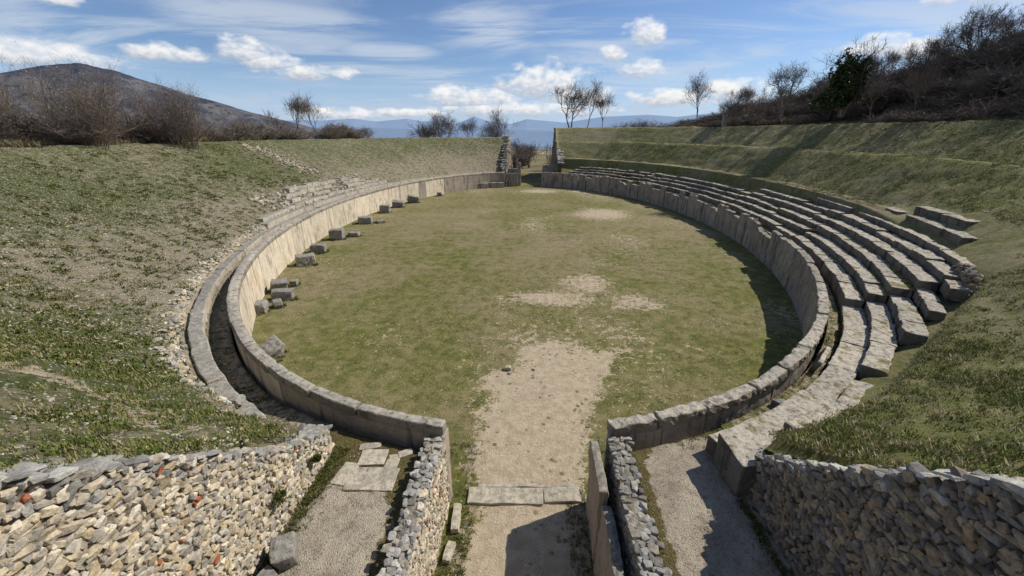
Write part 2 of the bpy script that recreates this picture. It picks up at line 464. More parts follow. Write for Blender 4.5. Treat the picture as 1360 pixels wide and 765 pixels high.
def rot_matrices(ax, ay, az):
    n = len(az); cx, sx = np.cos(ax), np.sin(ax); cy, sy = np.cos(ay), np.sin(ay); cz, sz = np.cos(az), np.sin(az)
    o = np.zeros(n); i = np.ones(n)
    Rx = np.stack([i, o, o, o, cx, -sx, o, sx, cx], 1).reshape(n, 3, 3)
    Ry = np.stack([cy, o, sy, o, i, o, -sy, o, cy], 1).reshape(n, 3, 3)
    Rz = np.stack([cz, -sz, o, sz, cz, o, o, o, i], 1).reshape(n, 3, 3)
    return Rz @ Ry @ Rx

def rock_batch(pos, size, rots, cols, templates):
    pos = np.asarray(pos); n = len(pos); size = np.asarray(size); cols = np.asarray(cols)
    which = RNG.integers(0, len(templates), n); Vs, Fs, Cs = [], [], []; base = 0
    for k, (tv, tf) in enumerate(templates):
        i = np.where(which == k)[0]
        if not len(i): continue
        v = tv[None] * size[i][:, None, :]; v = np.einsum('nij,nkj->nki', rots[i], v) + pos[i][:, None, :]
        m = len(tv); Vs.append(v.reshape(-1, 3)); Cs.append(np.repeat(cols[i], m, 0))
        f = tf[None] + (base + np.arange(len(i)) * m)[:, None, None]; Fs.append(f.reshape(-1, 3)); base += len(i) * m
    return np.concatenate(Vs), np.concatenate(Fs), np.concatenate(Cs)

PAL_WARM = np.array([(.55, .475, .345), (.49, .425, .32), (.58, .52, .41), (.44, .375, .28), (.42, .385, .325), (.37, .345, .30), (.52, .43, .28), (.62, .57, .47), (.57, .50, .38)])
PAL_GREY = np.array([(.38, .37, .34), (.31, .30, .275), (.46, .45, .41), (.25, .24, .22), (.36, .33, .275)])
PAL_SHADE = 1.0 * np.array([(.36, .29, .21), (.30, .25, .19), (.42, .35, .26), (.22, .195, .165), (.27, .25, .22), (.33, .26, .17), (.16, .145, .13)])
BRICK = np.array([(.42, .15, .07), (.36, .13, .07)])

def rubble_wall(name, label, x_face, sgn, thick, y0, y1, ztop, zbot, pal, course=.15, length=.24, brick=.0, cap=.3, group=None, yslant=None, capcol=PAL_GREY, tilt=.35):
    """wall along Y; exposed face at x_face looking toward sgn*X"""
    ym = (y0 + y1) / 2
    t = empty(name, (x_face - sgn * thick / 2, ym, zbot)); tag(t, label, 'wall', group)
    # core
    n = max(4, int((y1 - y0) / .18)); ys = np.linspace(y0, y1, n); V = []; F = []
    xs_in = lambda y: (yslant(y) if yslant else x_face)
    nz = 10
    prof = []
    for y in ys:
        xf = float(xs_in(y)); zt = float(ztop(y)) - .04
        row = []
        for k in range(nz + 1): row.append((xf - sgn * .035, y, zbot + (zt - zbot) * k / nz))
        row.append((xf - sgn * thick * .5, y, zt + .02)); row.append((xf - sgn * (thick - .04), y, zt - .02)); row.append((xf - sgn * (thick - .04), y, zbot))
        prof.append(row)
    V = np.array(prof); m = V.shape[1]; V2 = V.reshape(-1, 3)
    V2 = V2 + .035 * np.stack([fbm(V2[:, 0] * 3, V2[:, 1] * 3, V2[:, 2] * 3, 3, 60 + a) for a in range(3)], 1)
    for i in range(n - 1):
        for k in range(m): F.append([i * m + k, i * m + (k + 1) % m, (i + 1) * m + (k + 1) % m, (i + 1) * m + k])
    F = np.array(F)
    if sgn > 0: F = F[:, ::-1]
    Fc = [F]
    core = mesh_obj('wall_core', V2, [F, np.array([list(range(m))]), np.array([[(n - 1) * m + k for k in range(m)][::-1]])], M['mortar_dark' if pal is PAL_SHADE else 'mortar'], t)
    pos, size, rx, ry, rz, cols = [], [], [], [], [], []
    zmax = max(float(ztop(y)) for y in ys); z = zbot + course * .4
    while z < zmax:
        y = y0 + RNG.uniform(0, length)
        ch = course * RNG.uniform(.8, 1.25)
        while y < y1:
            l = length * (RNG.uniform(.4, 1.3) if RNG.random() < .82 else RNG.uniform(1.4, 2.1)); zt = float(ztop(y))
            if z < zt - .02:
                hh = min(ch * RNG.uniform(.85, 1.35), l * 1.2)
                dep = RNG.uniform(.14, .22)
                pos.append((float(xs_in(y)) - sgn * (dep * .36 + RNG.uniform(-.03, .03)), y + l / 2, z + RNG.normal(0, .02)))
                size.append((dep, l * 1.12, hh * 1.25)); rx.append(RNG.normal(0, tilt)); ry.append(RNG.normal(0, .2)); rz.append(RNG.normal(0, .22))
                c = pal[RNG.integers(len(pal))] * RNG.uniform(.82, 1.15)
                gz = np.clip((z - (zt - .45)) / .4, 0, 1) * .55
                if RNG.random() < gz: c = capcol[RNG.integers(len(capcol))] * RNG.uniform(.8, 1.1)
                if RNG.random() < brick and gz < .5:
                    c = BRICK[RNG.integers(2)]; size[-1] = (dep, l * .9, .05 + .04 * RNG.random())
                cols.append(c)
            y += l * .93
        z += ch * .86
    NFACE = len(pos)
    # capping stones
    y = y0
    while y < y1:
        w = 0.
        l = cap * RNG.uniform(.55, 1.5)
        while w < thick:
            ww = RNG.uniform(.2, .42) * (cap / .3)
            pos.append((float(xs_in(y)) - sgn * (w + ww / 2 - .04), y + l / 2 + RNG.uniform(-.06, .06), float(ztop(y)) + RNG.uniform(-.07, .02) + .05 * float(vnoise(y * 2.2, w * 2., 0, 44))))
            size.append((ww * 1.15, l * 1.15, RNG.uniform(.10, .22) * (cap / .3) ** .6)); rx.append(RNG.normal(0, .12)); ry.append(RNG.normal(0, .12)); rz.append(RNG.uniform(-.5, .5))
            cols.append(capcol[RNG.integers(len(capcol))] * RNG.uniform(.85, 1.2)); w += ww * .9
        y += l * .9
    nf_ = NFACE
    def flat_batch(a, b, mode):
        V_, F_, C_ = rock_batch(pos[a:b], size[a:b], rot_matrices(np.array(rx[a:b]), np.array(ry[a:b]), np.array(rz[a:b])), cols[a:b], ROCKS)
        if mode == 'face':
            u = sgn * (V_[:, 0] - (yslant(V_[:, 1]) if yslant else x_face)); lim = .02 + .03 * vnoise(V_[:, 1] * 5, V_[:, 2] * 5, 0, 19)
            V_[:, 0] -= sgn * np.clip(u - lim, 0, None) * .5
        else:
            lim = np.array([float(ztop(yy_)) for yy_ in V_[:, 1]]) + .02 + .05 * vnoise(V_[:, 0] * 4, V_[:, 1] * 4, 0, 29)
            V_[:, 2] -= np.clip(V_[:, 2] - lim, 0, None) * .5
            u = sgn * (V_[:, 0] - (yslant(V_[:, 1]) if yslant else x_face)); V_[:, 0] -= sgn * np.clip(u - .03, 0, None) * .6
        return V_, F_, C_
    A_ = flat_batch(0, nf_, 'face'); B_ = flat_batch(nf_, len(pos), 'cap')
    Vv = np.concatenate([A_[0], B_[0]]); Ff = np.concatenate([A_[1], B_[1] + len(A_[0])]); Cc = np.concatenate([A_[2], B_[2]])
    mesh_obj('facing_stones', Vv, Ff, M['rubble'], t, cols=Cc)
    return t

# ------------------------------------------------------------------ TERRAIN
def grid_faces(n, m, flip=False):
    i, j = np.meshgrid(np.arange(n - 1), np.arange(m - 1), indexing='ij'); a = (i * m + j).ravel()
    F = np.stack([a, a + m, a + m + 1, a + 1], 1)
    return F[:, ::-1] if flip else F

XW = 4.93
D = np.concatenate([np.arange(.46, 5.4, .11), np.arange(5.4, 16.5, .2), np.arange(16.5, 27.01, .5)])
def t_samples(t0, t1):
    ts = [t0]; s = 1 if t1 > t0 else -1
    while (ts[-1] - t1) * s < 0:
        x, y = off(ts[-1], 5.); stp = np.clip(.008 * math.hypot(x, y), .09, .5)
        ts.append(ts[-1] + s * stp / float(speed(ts[-1])))
    ts[-1] = t1; return np.array(ts)

def bank(name, side):
    if side == 'L':
        ta = solve_x(D, -XW, -130, -89.9); tb = solve_x(D, -4.75, -269.9, -210)
        ref = t_samples(float(ta[0]), float(tb[0])); h = hL
    else:
        ta = solve_x(D, XW, -90.1, -50); tb = solve_x(D, 4.45, 50, 90.1)
        ref = t_samples(float(ta[0]), float(tb[0])); h = hR
    s = (ref - ref[0]) / (ref[-1] - ref[0])
    T = ta[None] + (tb - ta)[None] * s[:, None]; DD = np.broadcast_to(D[None], T.shape)
    x, y = off(T, DD); z = h(T, DD)
    rr = np.hypot(x, y)
    if side == 'L':
        amp = .05 + .05 * sm(2, 3.5, DD)
        z = z + amp * fbm(x * .8, y * .8, 0, 4, 3) * 1.3 + .05 * sm(1.7, 2.4, DD) * (vnoise(x * 1.9, y * 1.9, 0, 9) + .6 * vnoise(x * 3.8, y * 3.8, 0, 10))
        tt = np.where(T > 0, T - 360, T)
        lush = .5 + .30 * fbm(x * .12, y * .12, 0, 3, 11) + .22 * sm(4.5, 8.5, DD) * sm(-128, -150, tt) + .34 * np.exp(-((y - 7.0) / 4.0) ** 2) * sm(1.6, 3.5, DD) - .12 * np.exp(-((tt + 150) / 16) ** 2) * (1 - sm(3, 9, DD)) - .10 * sm(-200, -215, tt)
        stony = .42 + .35 * np.exp(-((tt + 135) / 22) ** 2) - .2 * (lush - .5) + .35 * np.exp(-((DD - 2.) / .6) ** 2)
        dirt = .04 + .62 * np.exp(-((DD - 1.9) / .45) ** 2) * (tt < -104) + .9 * (DD < 1.05) * (tt < -160) + .45 * (DD < 1.0)
        # eroded gully
        gx0, gy0, gx1, gy1 = -31.7, 46.5, -26.0, 47.3
        u = np.clip(((x - gx0) * (gx1 - gx0) + (y - gy0) * (gy1 - gy0)) / ((gx1 - gx0) ** 2 + (gy1 - gy0) ** 2), -.1, 1)
        gd = np.hypot(x - gx0 - u * (gx1 - gx0), y - gy0 - u * (gy1 - gy0)) + .2 * fbm(x, y, 0, 3, 71)
        dirt = np.maximum(dirt, 1.0 * np.exp(-(gd / .75) ** 2)); z = z - .35 * np.exp(-(gd / .6) ** 2)
        dirt = np.maximum(dirt, .62 * np.exp(-((y - 5.6 - .6 * vnoise(x * .5, x * 0, 0, 4)) / .45) ** 2) * (x > -12) * (x < -5.5))
        dirt = np.maximum(dirt, .55 * np.exp(-(np.abs(DD - lin(tt, [-262, -240, -205, -160, -130, -112, -100], [8.3, 10, 14, 15.5, 13, 9.5, 8.4]) - .8) / .5) ** 2))
    else:
        amp = .03 + .13 * sm(4.3, 6, DD) + .07 * (1 - sm(-70, -45, T)) * sm(1.8, 2.6, DD)
        tus = vnoise(x * 1.9, y * 1.9, 0, 21) + .6 * vnoise(x * 3.9, y * 3.9, 0, 22)
        flatz = np.maximum(np.exp(-((DD - 10.4) / .5) ** 4), np.exp(-((DD - 5.1) / .38) ** 4) * sm(-34, -20, T))
        z = z + amp * (.8 * fbm(x * .7, y * .7, 0, 3, 13) + .55 * tus) * (1 - .8 * flatz)
        lush = .52 + .25 * fbm(x * .15, y * .15, 0, 3, 14) + .12 * (1 - sm(-80, -60, T)) - .44 * flatz - .06 * sm(11, 12, DD)
        stony = .15 + .1 * fbm(x * .3, y * .3, 0, 2, 15)
        dirt = .0 + .5 * (DD < .95) + .30 * flatz  # flatz dryness and dirt also paint the sunlight on the ledges and path
        scr = sm(16.2, 18, DD); lush = lush * (1 - scr)
    cols = np.stack([np.clip(lush, 0, 1), np.clip(dirt, 0, 1), np.clip(stony, 0, 1)], -1).reshape(-1, 3)
    V = np.stack([x, y, z], -1)
    n, m = x.shape
    z = z - (.19 if side == 'L' else .30) * np.exp(-((np.abs(x) - XW) / .25) ** 2) * (y < 7.4) * (y > -6)
    V = np.stack([x, y, z], -1)
    # skirts so the cut ends and inner edge are solid
    Vf = V.reshape(-1, 3); F = [grid_faces(n, m, side == 'R' )]
    extra = []; base = len(Vf); ecol = []
    def skirt(idx, zb, flip):
        nonlocal base
        v = Vf[idx].copy(); v[:, 2] = np.minimum(v[:, 2] - .05, zb); extra.append(v); ecol.append(np.tile([[.1, .7, .3]], (len(v), 1)))
        k = np.arange(len(idx) - 1); f = np.stack([idx[k], idx[k + 1], base + k + 1, base + k], 1)
        F.append(f[:, ::-1] if flip else f); base += len(idx)
    skirt(np.arange(m), -.4, False); skirt((n - 1) * m + np.arange(m), -.4, True); skirt(np.arange(n) * m, -.4, True)
    Vf = np.concatenate([Vf] + extra); cols = np.concatenate([cols] + ecol)
    o = mesh_obj(name, Vf, F, M['slope_left' if side == 'L' else 'slope_right'], smooth=True, cols=cols)
    return tag(o, kind='structure')
bank('grass_bank', 'L'); bank('grass_bank', 'R')

# arena floor
xs = np.arange(-21, 21.01, .16); ys = np.concatenate([np.arange(-4, 20, .13), np.arange(20, 78.01, .28)])
X, Y = np.meshgrid(xs, ys, indexing='ij')
Z = .035 * fbm(X * .35, Y * .35, 0, 3, 2) + .012 * vnoise(X * 3.5, Y * 3.5, 0, 4)
edge = ((X - CX) / B) ** 2 + ((Y - CY) / A) ** 2
def gs(cx, cy, rx, ry, p=2): return np.exp(-(np.abs((X - cx) / rx) ** p + np.abs((Y - cy) / ry) ** p))
wob = 1.1 * fbm(X * .5, Y * .5, 0, 4, 31)
ctr = lin(Y, [0, 8, 11, 13, 16, 17.5], [0, 0, .1, .8, 1.8, 2.]); wid = lin(Y, [0, 8, 11, 13, 15.5, 17], [1.35, 1.5, 1.85, 2.5, 2.2, .6])
path = 1 - sm(-1.1, 1.25, np.abs(X - ctr) - wid + (.5 + .9 * sm(10, 14, Y)) * fbm(X * .7, Y * .7, 0, 4, 33)); path = path * (1 - sm(13.6, 19.6, Y + 2.2 * wob))
dirt = .97 * path
dirt = np.maximum(dirt, .90 * gs(1.4 + wob, 21.3 + wob * .5, 3.4, 1.5)); dirt = np.maximum(dirt, .88 * gs(3.6 + wob, 23.8, 1.8, 2.2)); dirt = np.maximum(dirt, .74 * gs(6, 21 + wob, 2.2, 1.5))
dirt = np.maximum(dirt, .80 * gs(8.2 + wob, 47 + wob, 4.2, 5)); dirt = np.maximum(dirt, .74 * gs(1, 66, 5, 3.2)); dirt = np.maximum(dirt, .45 * gs(-6, 48 + wob, 2.6, 1.6))
dirt = np.maximum(dirt, .40 * gs(3.8, 34 + wob, 3, 1.4)); dirt = np.maximum(dirt, .42 * gs(-7.4, 41, 2.4, 1.4)); dirt = np.maximum(dirt, .42 * gs(7.2, 15.6 + wob, 1.7, 1.3)); dirt = np.maximum(dirt, .36 * gs(9.6, 18.4, 2., 1.6))
dirt = np.maximum(dirt, .33 * gs(-3, 15.5 + wob, 1.6, 1.4))
dirt = np.maximum(dirt, .14 + .55 * fbm(X * .22, Y * .12, 0, 4, 37) + .10 * sm(-4, 8, X) + .04 * sm(30, 60, Y))
lush = .47 + .30 * fbm(X * .13, Y * .13, 0, 3, 35) + .16 * fbm(X * .55, Y * .55, 0, 4, 36) + .10 * gs(-6.5, 22, 6, 16) + .22 * sm(-1.2, -.2, np.abs(X) - 2.6) * (1 - sm(8.5, 10.5, Y)) - .02 * sm(40, 60, Y) + .15 * sm(.86, .97, edge) - .14 * gs(6, 34, 7, 9)
stony = .35 * dirt + .12
o = mesh_obj('arena_floor', np.stack([X, Y, Z], -1).reshape(-1, 3), grid_faces(len(xs), len(ys)), M['arena'], smooth=True,
             cols=np.stack([np.clip(lush, 0, 1), np.clip(dirt, 0, 1), np.clip(stony, 0, 1)], -1).reshape(-1, 3))
tag(o, kind='structure')

# raised gravel platforms either side of the entrance
def platform(x0, x1, name):
    xs = np.linspace(x0, x1, 40); v = np.linspace(0, 1, 130)
    dd = np.full_like(xs, .5); tt = np.array([float(solve_x(np.array([.5]), xx, -130, -50)[0]) for xx in xs]); ye = off(tt, .5)[1]
    X = np.broadcast_to(xs[:, None], (40, 130)); Yv = -4 + (ye[:, None] + 4) * v[None]
    Z = 1.9 + .02 * fbm(X * 1.2, Yv * 1.2, 0, 3, 5) + .015 * vnoise(X * 6, Yv * 6, 0, 5)
    c = (x0 + x1) / 2; w = (x1 - x0) / 2
    moss = .66 * np.exp(-((w - .25 - np.abs(X - c)) / .30) ** 2) + .78 * sm(5.3, 6.8, Yv) * (x0 < 0) + .5 * np.exp(-((ye[:, None] - Yv) / .3) ** 2)
    if x0 > 0: moss = moss + .25 * np.exp(-((X - x0 - .2) / .3) ** 2)
    V = np.stack([X, Yv, Z], -1).reshape(-1, 3); F = [grid_faces(40, 130)]
    # side skirts
    n, m = 40, 130; extra = []; base = n * m
    for idx in (np.arange(m), (n - 1) * m + np.arange(m), np.arange(n) * m + m - 1):
        e = V[idx].copy(); e[:, 2] = -.2; k = np.arange(len(idx) - 1); extra.append(e)
        F.append(np.stack([idx[k], idx[k + 1], base + k + 1, base + k], 1)); base += len(idx)
    col = np.stack([moss, moss * 0, moss * 0], -1).reshape(-1, 3); V = np.concatenate([V] + extra); col = np.concatenate([col, np.zeros((len(V) - len(col), 3))])
    return tag(mesh_obj(name, V, F, M['gravel'], smooth=True, cols=np.clip(col, 0, 1)), kind='structure')
platform(-4.97, -2.3, 'gravel_path'); platform(2.2, 4.97, 'gravel_path')

# outer ground out to the horizon (polar sheet around the arena)
na = 721; rad = np.concatenate([np.linspace(1, 20, 6), np.linspace(21, 60, 60), np.geomspace(61, 400, 60), np.geomspace(420, 45000, 30)])
th = np.linspace(0, 2 * math.pi, na)
TH, RR = np.meshgrid(th, rad, indexing='ij')
# parametrise by ellipse normal offset: d = RR-1
X, Y = off(np.degrees(TH), RR - 1); T = (np.degrees(TH) + 180) % 360 - 180; d = RR - 1
Z = z_out(X, Y) + np.where((T > -90) & (T < 90), hill_add(X, Y, T, d), 0)
rc = np.hypot(X, Y); Z = Z * (1 - sm(170, 330, rc) * 1.) - 60 * sm(215, 700, rc) - 120 * sm(600, 4000, rc) + .5 * fbm(X * .05, Y * .05, 0, 3, 8) * sm(15, 60, d)
gate = (np.abs(X) < 5.2) & (Y > 60) & (Y < 222)
Z = np.where((Y > 84) & (Y < 222), Z * sm(5.3, 9 + np.clip(Y - 95, 0, 60) * .5, np.abs(X)), Z)
drop = (1 - sm(21.5, 25.5, d))
Z = np.where(gate, -.02 + .06 * fbm(X * .3, Y * .3, 0, 2, 1) * sm(78, 90, Y) + .7 * sm(150, 190, Y) * (1 - sm(190, 220, Y)), Z - drop * (Z + 1.2))
lush = .45 + .25 * fbm(X * .05, Y * .05, 0, 3, 6) + .22 * np.sin(Y * .23) * gate
dirt = .25 * (fbm(X * .02, Y * .02, 0, 3, 7) > .1) + .6 * (Y > 175) * (Y < 215) * (np.abs(X) < 30)
dirt = np.where((T > -90) & (T < 80) & (d > 16) & (d < 60), .0, dirt); lush = np.where((T > -90) & (T < 80) & (d > 16) & (d < 60), .0, lush)
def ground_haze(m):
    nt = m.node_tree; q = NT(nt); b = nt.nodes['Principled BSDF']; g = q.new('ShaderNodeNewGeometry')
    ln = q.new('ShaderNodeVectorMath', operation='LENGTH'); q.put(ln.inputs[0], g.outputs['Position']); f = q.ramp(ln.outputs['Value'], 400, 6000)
    src = b.inputs['Base Color'].links[0].from_socket; q.l.new(q.mix(f, src, (.13, .17, .24)), b.inputs['Base Color'])  # distant haze painted into the ground as a blue tint
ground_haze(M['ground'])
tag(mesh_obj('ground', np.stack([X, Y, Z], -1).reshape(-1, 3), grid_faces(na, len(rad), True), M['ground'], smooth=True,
             cols=np.clip(np.stack([lush, dirt, .2 + 0 * lush], -1).reshape(-1, 3), 0, 1)), kind='structure')

# mountains
def ridge(name, prof, r0, r1, r2, zb, mat, rough, n=500, m=70, sharp=1.):
    az = np.linspace(prof[0][0], prof[-1][0], n); el = lin(az, [p[0] for p in prof], [p[1] for p in prof])
    u = np.linspace(0, 1, m); AZ, U = np.meshgrid(az, u, indexing='ij'); EL = np.broadcast_to(el[:, None], AZ.shape)
    k = .66; RRr = np.where(U < k, r0 + (r1 - r0) * U / k, r1 + (r2 - r1) * (U - k) / (1 - k))
    top = 8.9 + r1 * np.tan(np.radians(EL))
    f = np.where(U < k, (U / k) ** sharp, 1 - ((U - k) / (1 - k)) ** 1.3)
    Xm, Ym = RRr * np.sin(np.radians(AZ)), RRr * np.cos(np.radians(AZ))
    s = 1 / (r1 * .10); env = np.clip(4 * f * (1 - f), 0, 1) ** .6
    nz = fbm(Xm * s, Ym * s, 0, 6, 51); rg = 1 - np.abs(fbm(Xm * s * 1.3, Ym * s * 1.3, 0, 5, 77)) * 2.2
    Zm = zb + (top - zb) * f + (top - zb) * rough * (nz * 1.1 + (rg - .6) * .55) * (env * .9 + .07)
    return tag(mesh_obj(name, np.stack([Xm, Ym, Zm], -1).reshape(-1, 3), grid_faces(n, m, True), mat, smooth=True), kind='structure')
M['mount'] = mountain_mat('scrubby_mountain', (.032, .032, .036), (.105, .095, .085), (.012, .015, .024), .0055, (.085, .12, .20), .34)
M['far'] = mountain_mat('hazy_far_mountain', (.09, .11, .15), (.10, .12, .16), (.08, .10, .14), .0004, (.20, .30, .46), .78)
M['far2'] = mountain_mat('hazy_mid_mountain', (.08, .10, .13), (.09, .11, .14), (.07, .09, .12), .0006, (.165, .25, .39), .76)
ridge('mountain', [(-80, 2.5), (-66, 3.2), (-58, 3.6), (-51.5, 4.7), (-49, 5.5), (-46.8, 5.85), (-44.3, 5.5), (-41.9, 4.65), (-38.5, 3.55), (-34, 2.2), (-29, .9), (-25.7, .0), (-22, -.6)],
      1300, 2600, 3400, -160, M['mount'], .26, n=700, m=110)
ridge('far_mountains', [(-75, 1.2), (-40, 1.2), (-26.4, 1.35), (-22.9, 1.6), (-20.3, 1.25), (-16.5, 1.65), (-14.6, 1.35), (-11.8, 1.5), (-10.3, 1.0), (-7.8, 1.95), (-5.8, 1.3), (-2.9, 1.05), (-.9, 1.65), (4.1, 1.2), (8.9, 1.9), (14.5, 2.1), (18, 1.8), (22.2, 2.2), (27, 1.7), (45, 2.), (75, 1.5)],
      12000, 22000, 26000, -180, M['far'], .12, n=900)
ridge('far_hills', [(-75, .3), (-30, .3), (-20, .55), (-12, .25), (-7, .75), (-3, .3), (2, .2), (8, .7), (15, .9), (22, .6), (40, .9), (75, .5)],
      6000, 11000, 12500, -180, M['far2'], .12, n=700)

# ------------------------------------------------------------------ PODIUM WALLS
def segs(t0, t1, length, jit=.25, rng=RNG):
    """split [t0,t1] degrees into pieces of about `length` metres"""
    out = []; t = t0; s = 1 if t1 > t0 else -1
    while (t1 - t) * s > 1e-6:
        st = length * (1 + rng.uniform(-jit, jit)) / float(speed(t)); e = t + s * st
        if (t1 - e) * s < st * .4: e = t1
        out.append((t, e)); t = e
    return out
TL0 = float(solve_x(np.array([0.]), -1.93, -130, -89.9)[0]); TR0 = float(solve_x(np.array([0.]), 1.9, -90.1, -50)[0])
TL1 = float(solve_x(np.array([0.]), -4.75, -269.9, -230)[0]); TR1 = float(solve_x(np.array([0.]), 1.55, 60, 90.1)[0])

px, py = off(-180, .25)
tL = tag(empty('podium_wall', (float(px), float(py), 0)), 'cream limestone podium wall curving along the left side of the arena under a grey coping', 'wall')
k = 0
for a, b_ in segs(TL0, TL1, 2.4):
    g = -.002 / float(speed(a))
    top = 2.24
    near = a > -104
    arc_block('wall_slab', a - g, b_ + g, 0, float(lin(a, [-130, -100], [.40, .27])), -.1, top, M['slab_grey' if (near or a < -236 or (a < -205 and RNG.random() < (-205 - a) / 31)) else 'slab_cream'], tL, res=.22, r=.02, amp=.018, seed=k, lean=RNG.uniform(-.008, .008)); k += 1
for a, b_ in segs(TL0, TL1, 1.9):
    g = .012 / float(speed(a)) * 1.4
    arc_block('coping_stone', a - g * .3, b_ + g * .3, -.015, float(lin(a, [-130, -100], [.43, .30])), 2.18, 2.50 + RNG.uniform(-.008, .008), M['coping'], tL, res=.075, r=.095, amp=.022, seed=300, zj=RNG.uniform(-.01, .01)); k += 1

px, py = off(0, .25)
tR = tag(empty('podium_wall', (float(px), float(py), 0)), 'weathered grey podium wall of upright slabs with broken tops along the right side of the arena', 'wall')
for a, b_ in segs(TR0, -52, 1.5):
    g = .01 / float(speed(a))
    arc_block('wall_slab', a + g, b_ - g, 0, .30, -.1, 2.20, M['slab_grey'], tR, res=.22, r=.03, amp=.03, seed=k); k += 1
for a, b_ in segs(TR0, -43, 1.55):
    g = .015 / float(speed(a)); arc_block('coping_stone', a + g, b_ - g, -.015, float(lin(a, [-82, -60], [.31, .36])), 2.16, 2.50 + RNG.uniform(-.03, .02), M['coping'], tR, res=.07, r=.07, amp=.06, seed=500, zj=RNG.uniform(-.02, .02)); k += 1
tops = lambda t: 2.55 if t < -30 else (2.62 if t < -22 else 2.35)
rj = np.random.default_rng(3)
for a, b_ in segs(-52, -26, 2.6, .3, rj) + segs(-26, TR1, 1.5, .4, rj):
    if a < -26: H = 2.5 + rj.uniform(-.04, .06)
    elif a > 66: H = 2.42
    else: H = rj.choice([2.42, 2.3, 2.05, 1.85, 2.36, 1.95]) + rj.uniform(-.08, .08)
    if a < -43: H = 2.22
    gap = rj.uniform(.01, .02) if a < -26 else rj.uniform(.02, .09)
    g = gap / float(speed(a)); th_ = rj.uniform(.26, .36)
    sl, n1 = rj.uniform(-.18, .18) if -26 < a < 66 else rj.uniform(-.04, .04), rj.uniform(0, 99)
    arc_block('wall_slab', a + g, b_ - g, rj.uniform(-.03, .04), th_, -.1, H, M['slab_grey'], tR, res=.15, r=.035, amp=.055, seed=700 + k, lean=rj.uniform(-.02, .02),
              ztop=lambda u, H=H, sl=sl, n1=n1: H + sl * (u - .5) + .12 * vnoise(u * 3.1 + n1, u * 0, 0, 3) * (abs(sl) > .05)); k += 1
# rough fill behind the broken slabs
bk = []
for a, b_ in segs(-50, TR1 - 1, 2.2, .2, rj):
    arc_block('wall_backing', a, b_, .37, .62, -.1, 1.83 + rj.uniform(-.1, .04), M['slab_grey'], tR, res=.25, r=.05, amp=.08, seed=900 + k); k += 1

# ------------------------------------------------------------------ SEATING (right)
zk = [2.45, 2.82, 3.17, 3.52, 3.87]; dk = [.90, 1.60, 2.27, 2.94, 3.62, 4.30]
ORD = ['first', 'second', 'third', 'fourth', 'fifth']
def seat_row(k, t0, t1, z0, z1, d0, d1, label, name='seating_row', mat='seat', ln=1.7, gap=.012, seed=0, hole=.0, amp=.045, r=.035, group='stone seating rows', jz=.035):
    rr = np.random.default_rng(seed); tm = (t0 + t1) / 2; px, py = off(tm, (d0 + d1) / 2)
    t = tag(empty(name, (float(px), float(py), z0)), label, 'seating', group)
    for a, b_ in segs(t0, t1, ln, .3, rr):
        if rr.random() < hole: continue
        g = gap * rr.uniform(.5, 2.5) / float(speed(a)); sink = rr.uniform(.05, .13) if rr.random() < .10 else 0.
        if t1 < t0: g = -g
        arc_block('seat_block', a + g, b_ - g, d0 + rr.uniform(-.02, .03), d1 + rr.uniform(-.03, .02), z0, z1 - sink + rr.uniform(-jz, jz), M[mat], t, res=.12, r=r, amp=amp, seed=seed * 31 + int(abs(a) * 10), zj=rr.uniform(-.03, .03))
    return t
for kk in range(5):
    z0 = (1.75 if kk == 0 else zk[kk - 1] - .12)
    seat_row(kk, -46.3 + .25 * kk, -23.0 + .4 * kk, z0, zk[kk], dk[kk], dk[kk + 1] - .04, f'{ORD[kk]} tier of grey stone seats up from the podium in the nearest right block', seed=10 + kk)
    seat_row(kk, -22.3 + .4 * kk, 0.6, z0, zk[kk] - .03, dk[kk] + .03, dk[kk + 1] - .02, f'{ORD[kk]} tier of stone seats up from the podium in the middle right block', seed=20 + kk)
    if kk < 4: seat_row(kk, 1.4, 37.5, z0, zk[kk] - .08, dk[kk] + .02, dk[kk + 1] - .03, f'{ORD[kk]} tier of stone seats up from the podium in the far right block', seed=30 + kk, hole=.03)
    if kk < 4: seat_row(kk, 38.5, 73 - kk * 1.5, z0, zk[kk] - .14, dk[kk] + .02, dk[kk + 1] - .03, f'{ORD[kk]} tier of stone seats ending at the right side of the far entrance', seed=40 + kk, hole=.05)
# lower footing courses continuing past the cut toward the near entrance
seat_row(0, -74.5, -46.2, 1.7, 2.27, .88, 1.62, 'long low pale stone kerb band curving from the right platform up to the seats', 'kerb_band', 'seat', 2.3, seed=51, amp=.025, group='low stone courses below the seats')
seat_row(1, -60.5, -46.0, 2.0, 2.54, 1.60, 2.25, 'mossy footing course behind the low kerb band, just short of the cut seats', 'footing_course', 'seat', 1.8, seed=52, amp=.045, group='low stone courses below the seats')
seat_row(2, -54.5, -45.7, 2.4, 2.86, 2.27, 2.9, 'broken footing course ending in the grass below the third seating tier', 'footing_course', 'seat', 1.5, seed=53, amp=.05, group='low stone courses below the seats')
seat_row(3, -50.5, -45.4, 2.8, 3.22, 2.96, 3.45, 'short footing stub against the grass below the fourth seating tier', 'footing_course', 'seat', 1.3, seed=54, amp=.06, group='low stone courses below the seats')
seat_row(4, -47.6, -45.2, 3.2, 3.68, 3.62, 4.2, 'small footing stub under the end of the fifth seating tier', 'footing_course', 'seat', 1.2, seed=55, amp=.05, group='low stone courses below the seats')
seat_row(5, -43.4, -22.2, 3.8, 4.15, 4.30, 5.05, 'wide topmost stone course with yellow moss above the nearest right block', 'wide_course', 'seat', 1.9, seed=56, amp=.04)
seat_row(5, -20.6, -12.5, 3.7, 4.2, 4.28, 4.95, 'short raised stone course set in the turf above the middle right block', 'wide_course', 'seat', 1.9, seed=57, amp=.04)
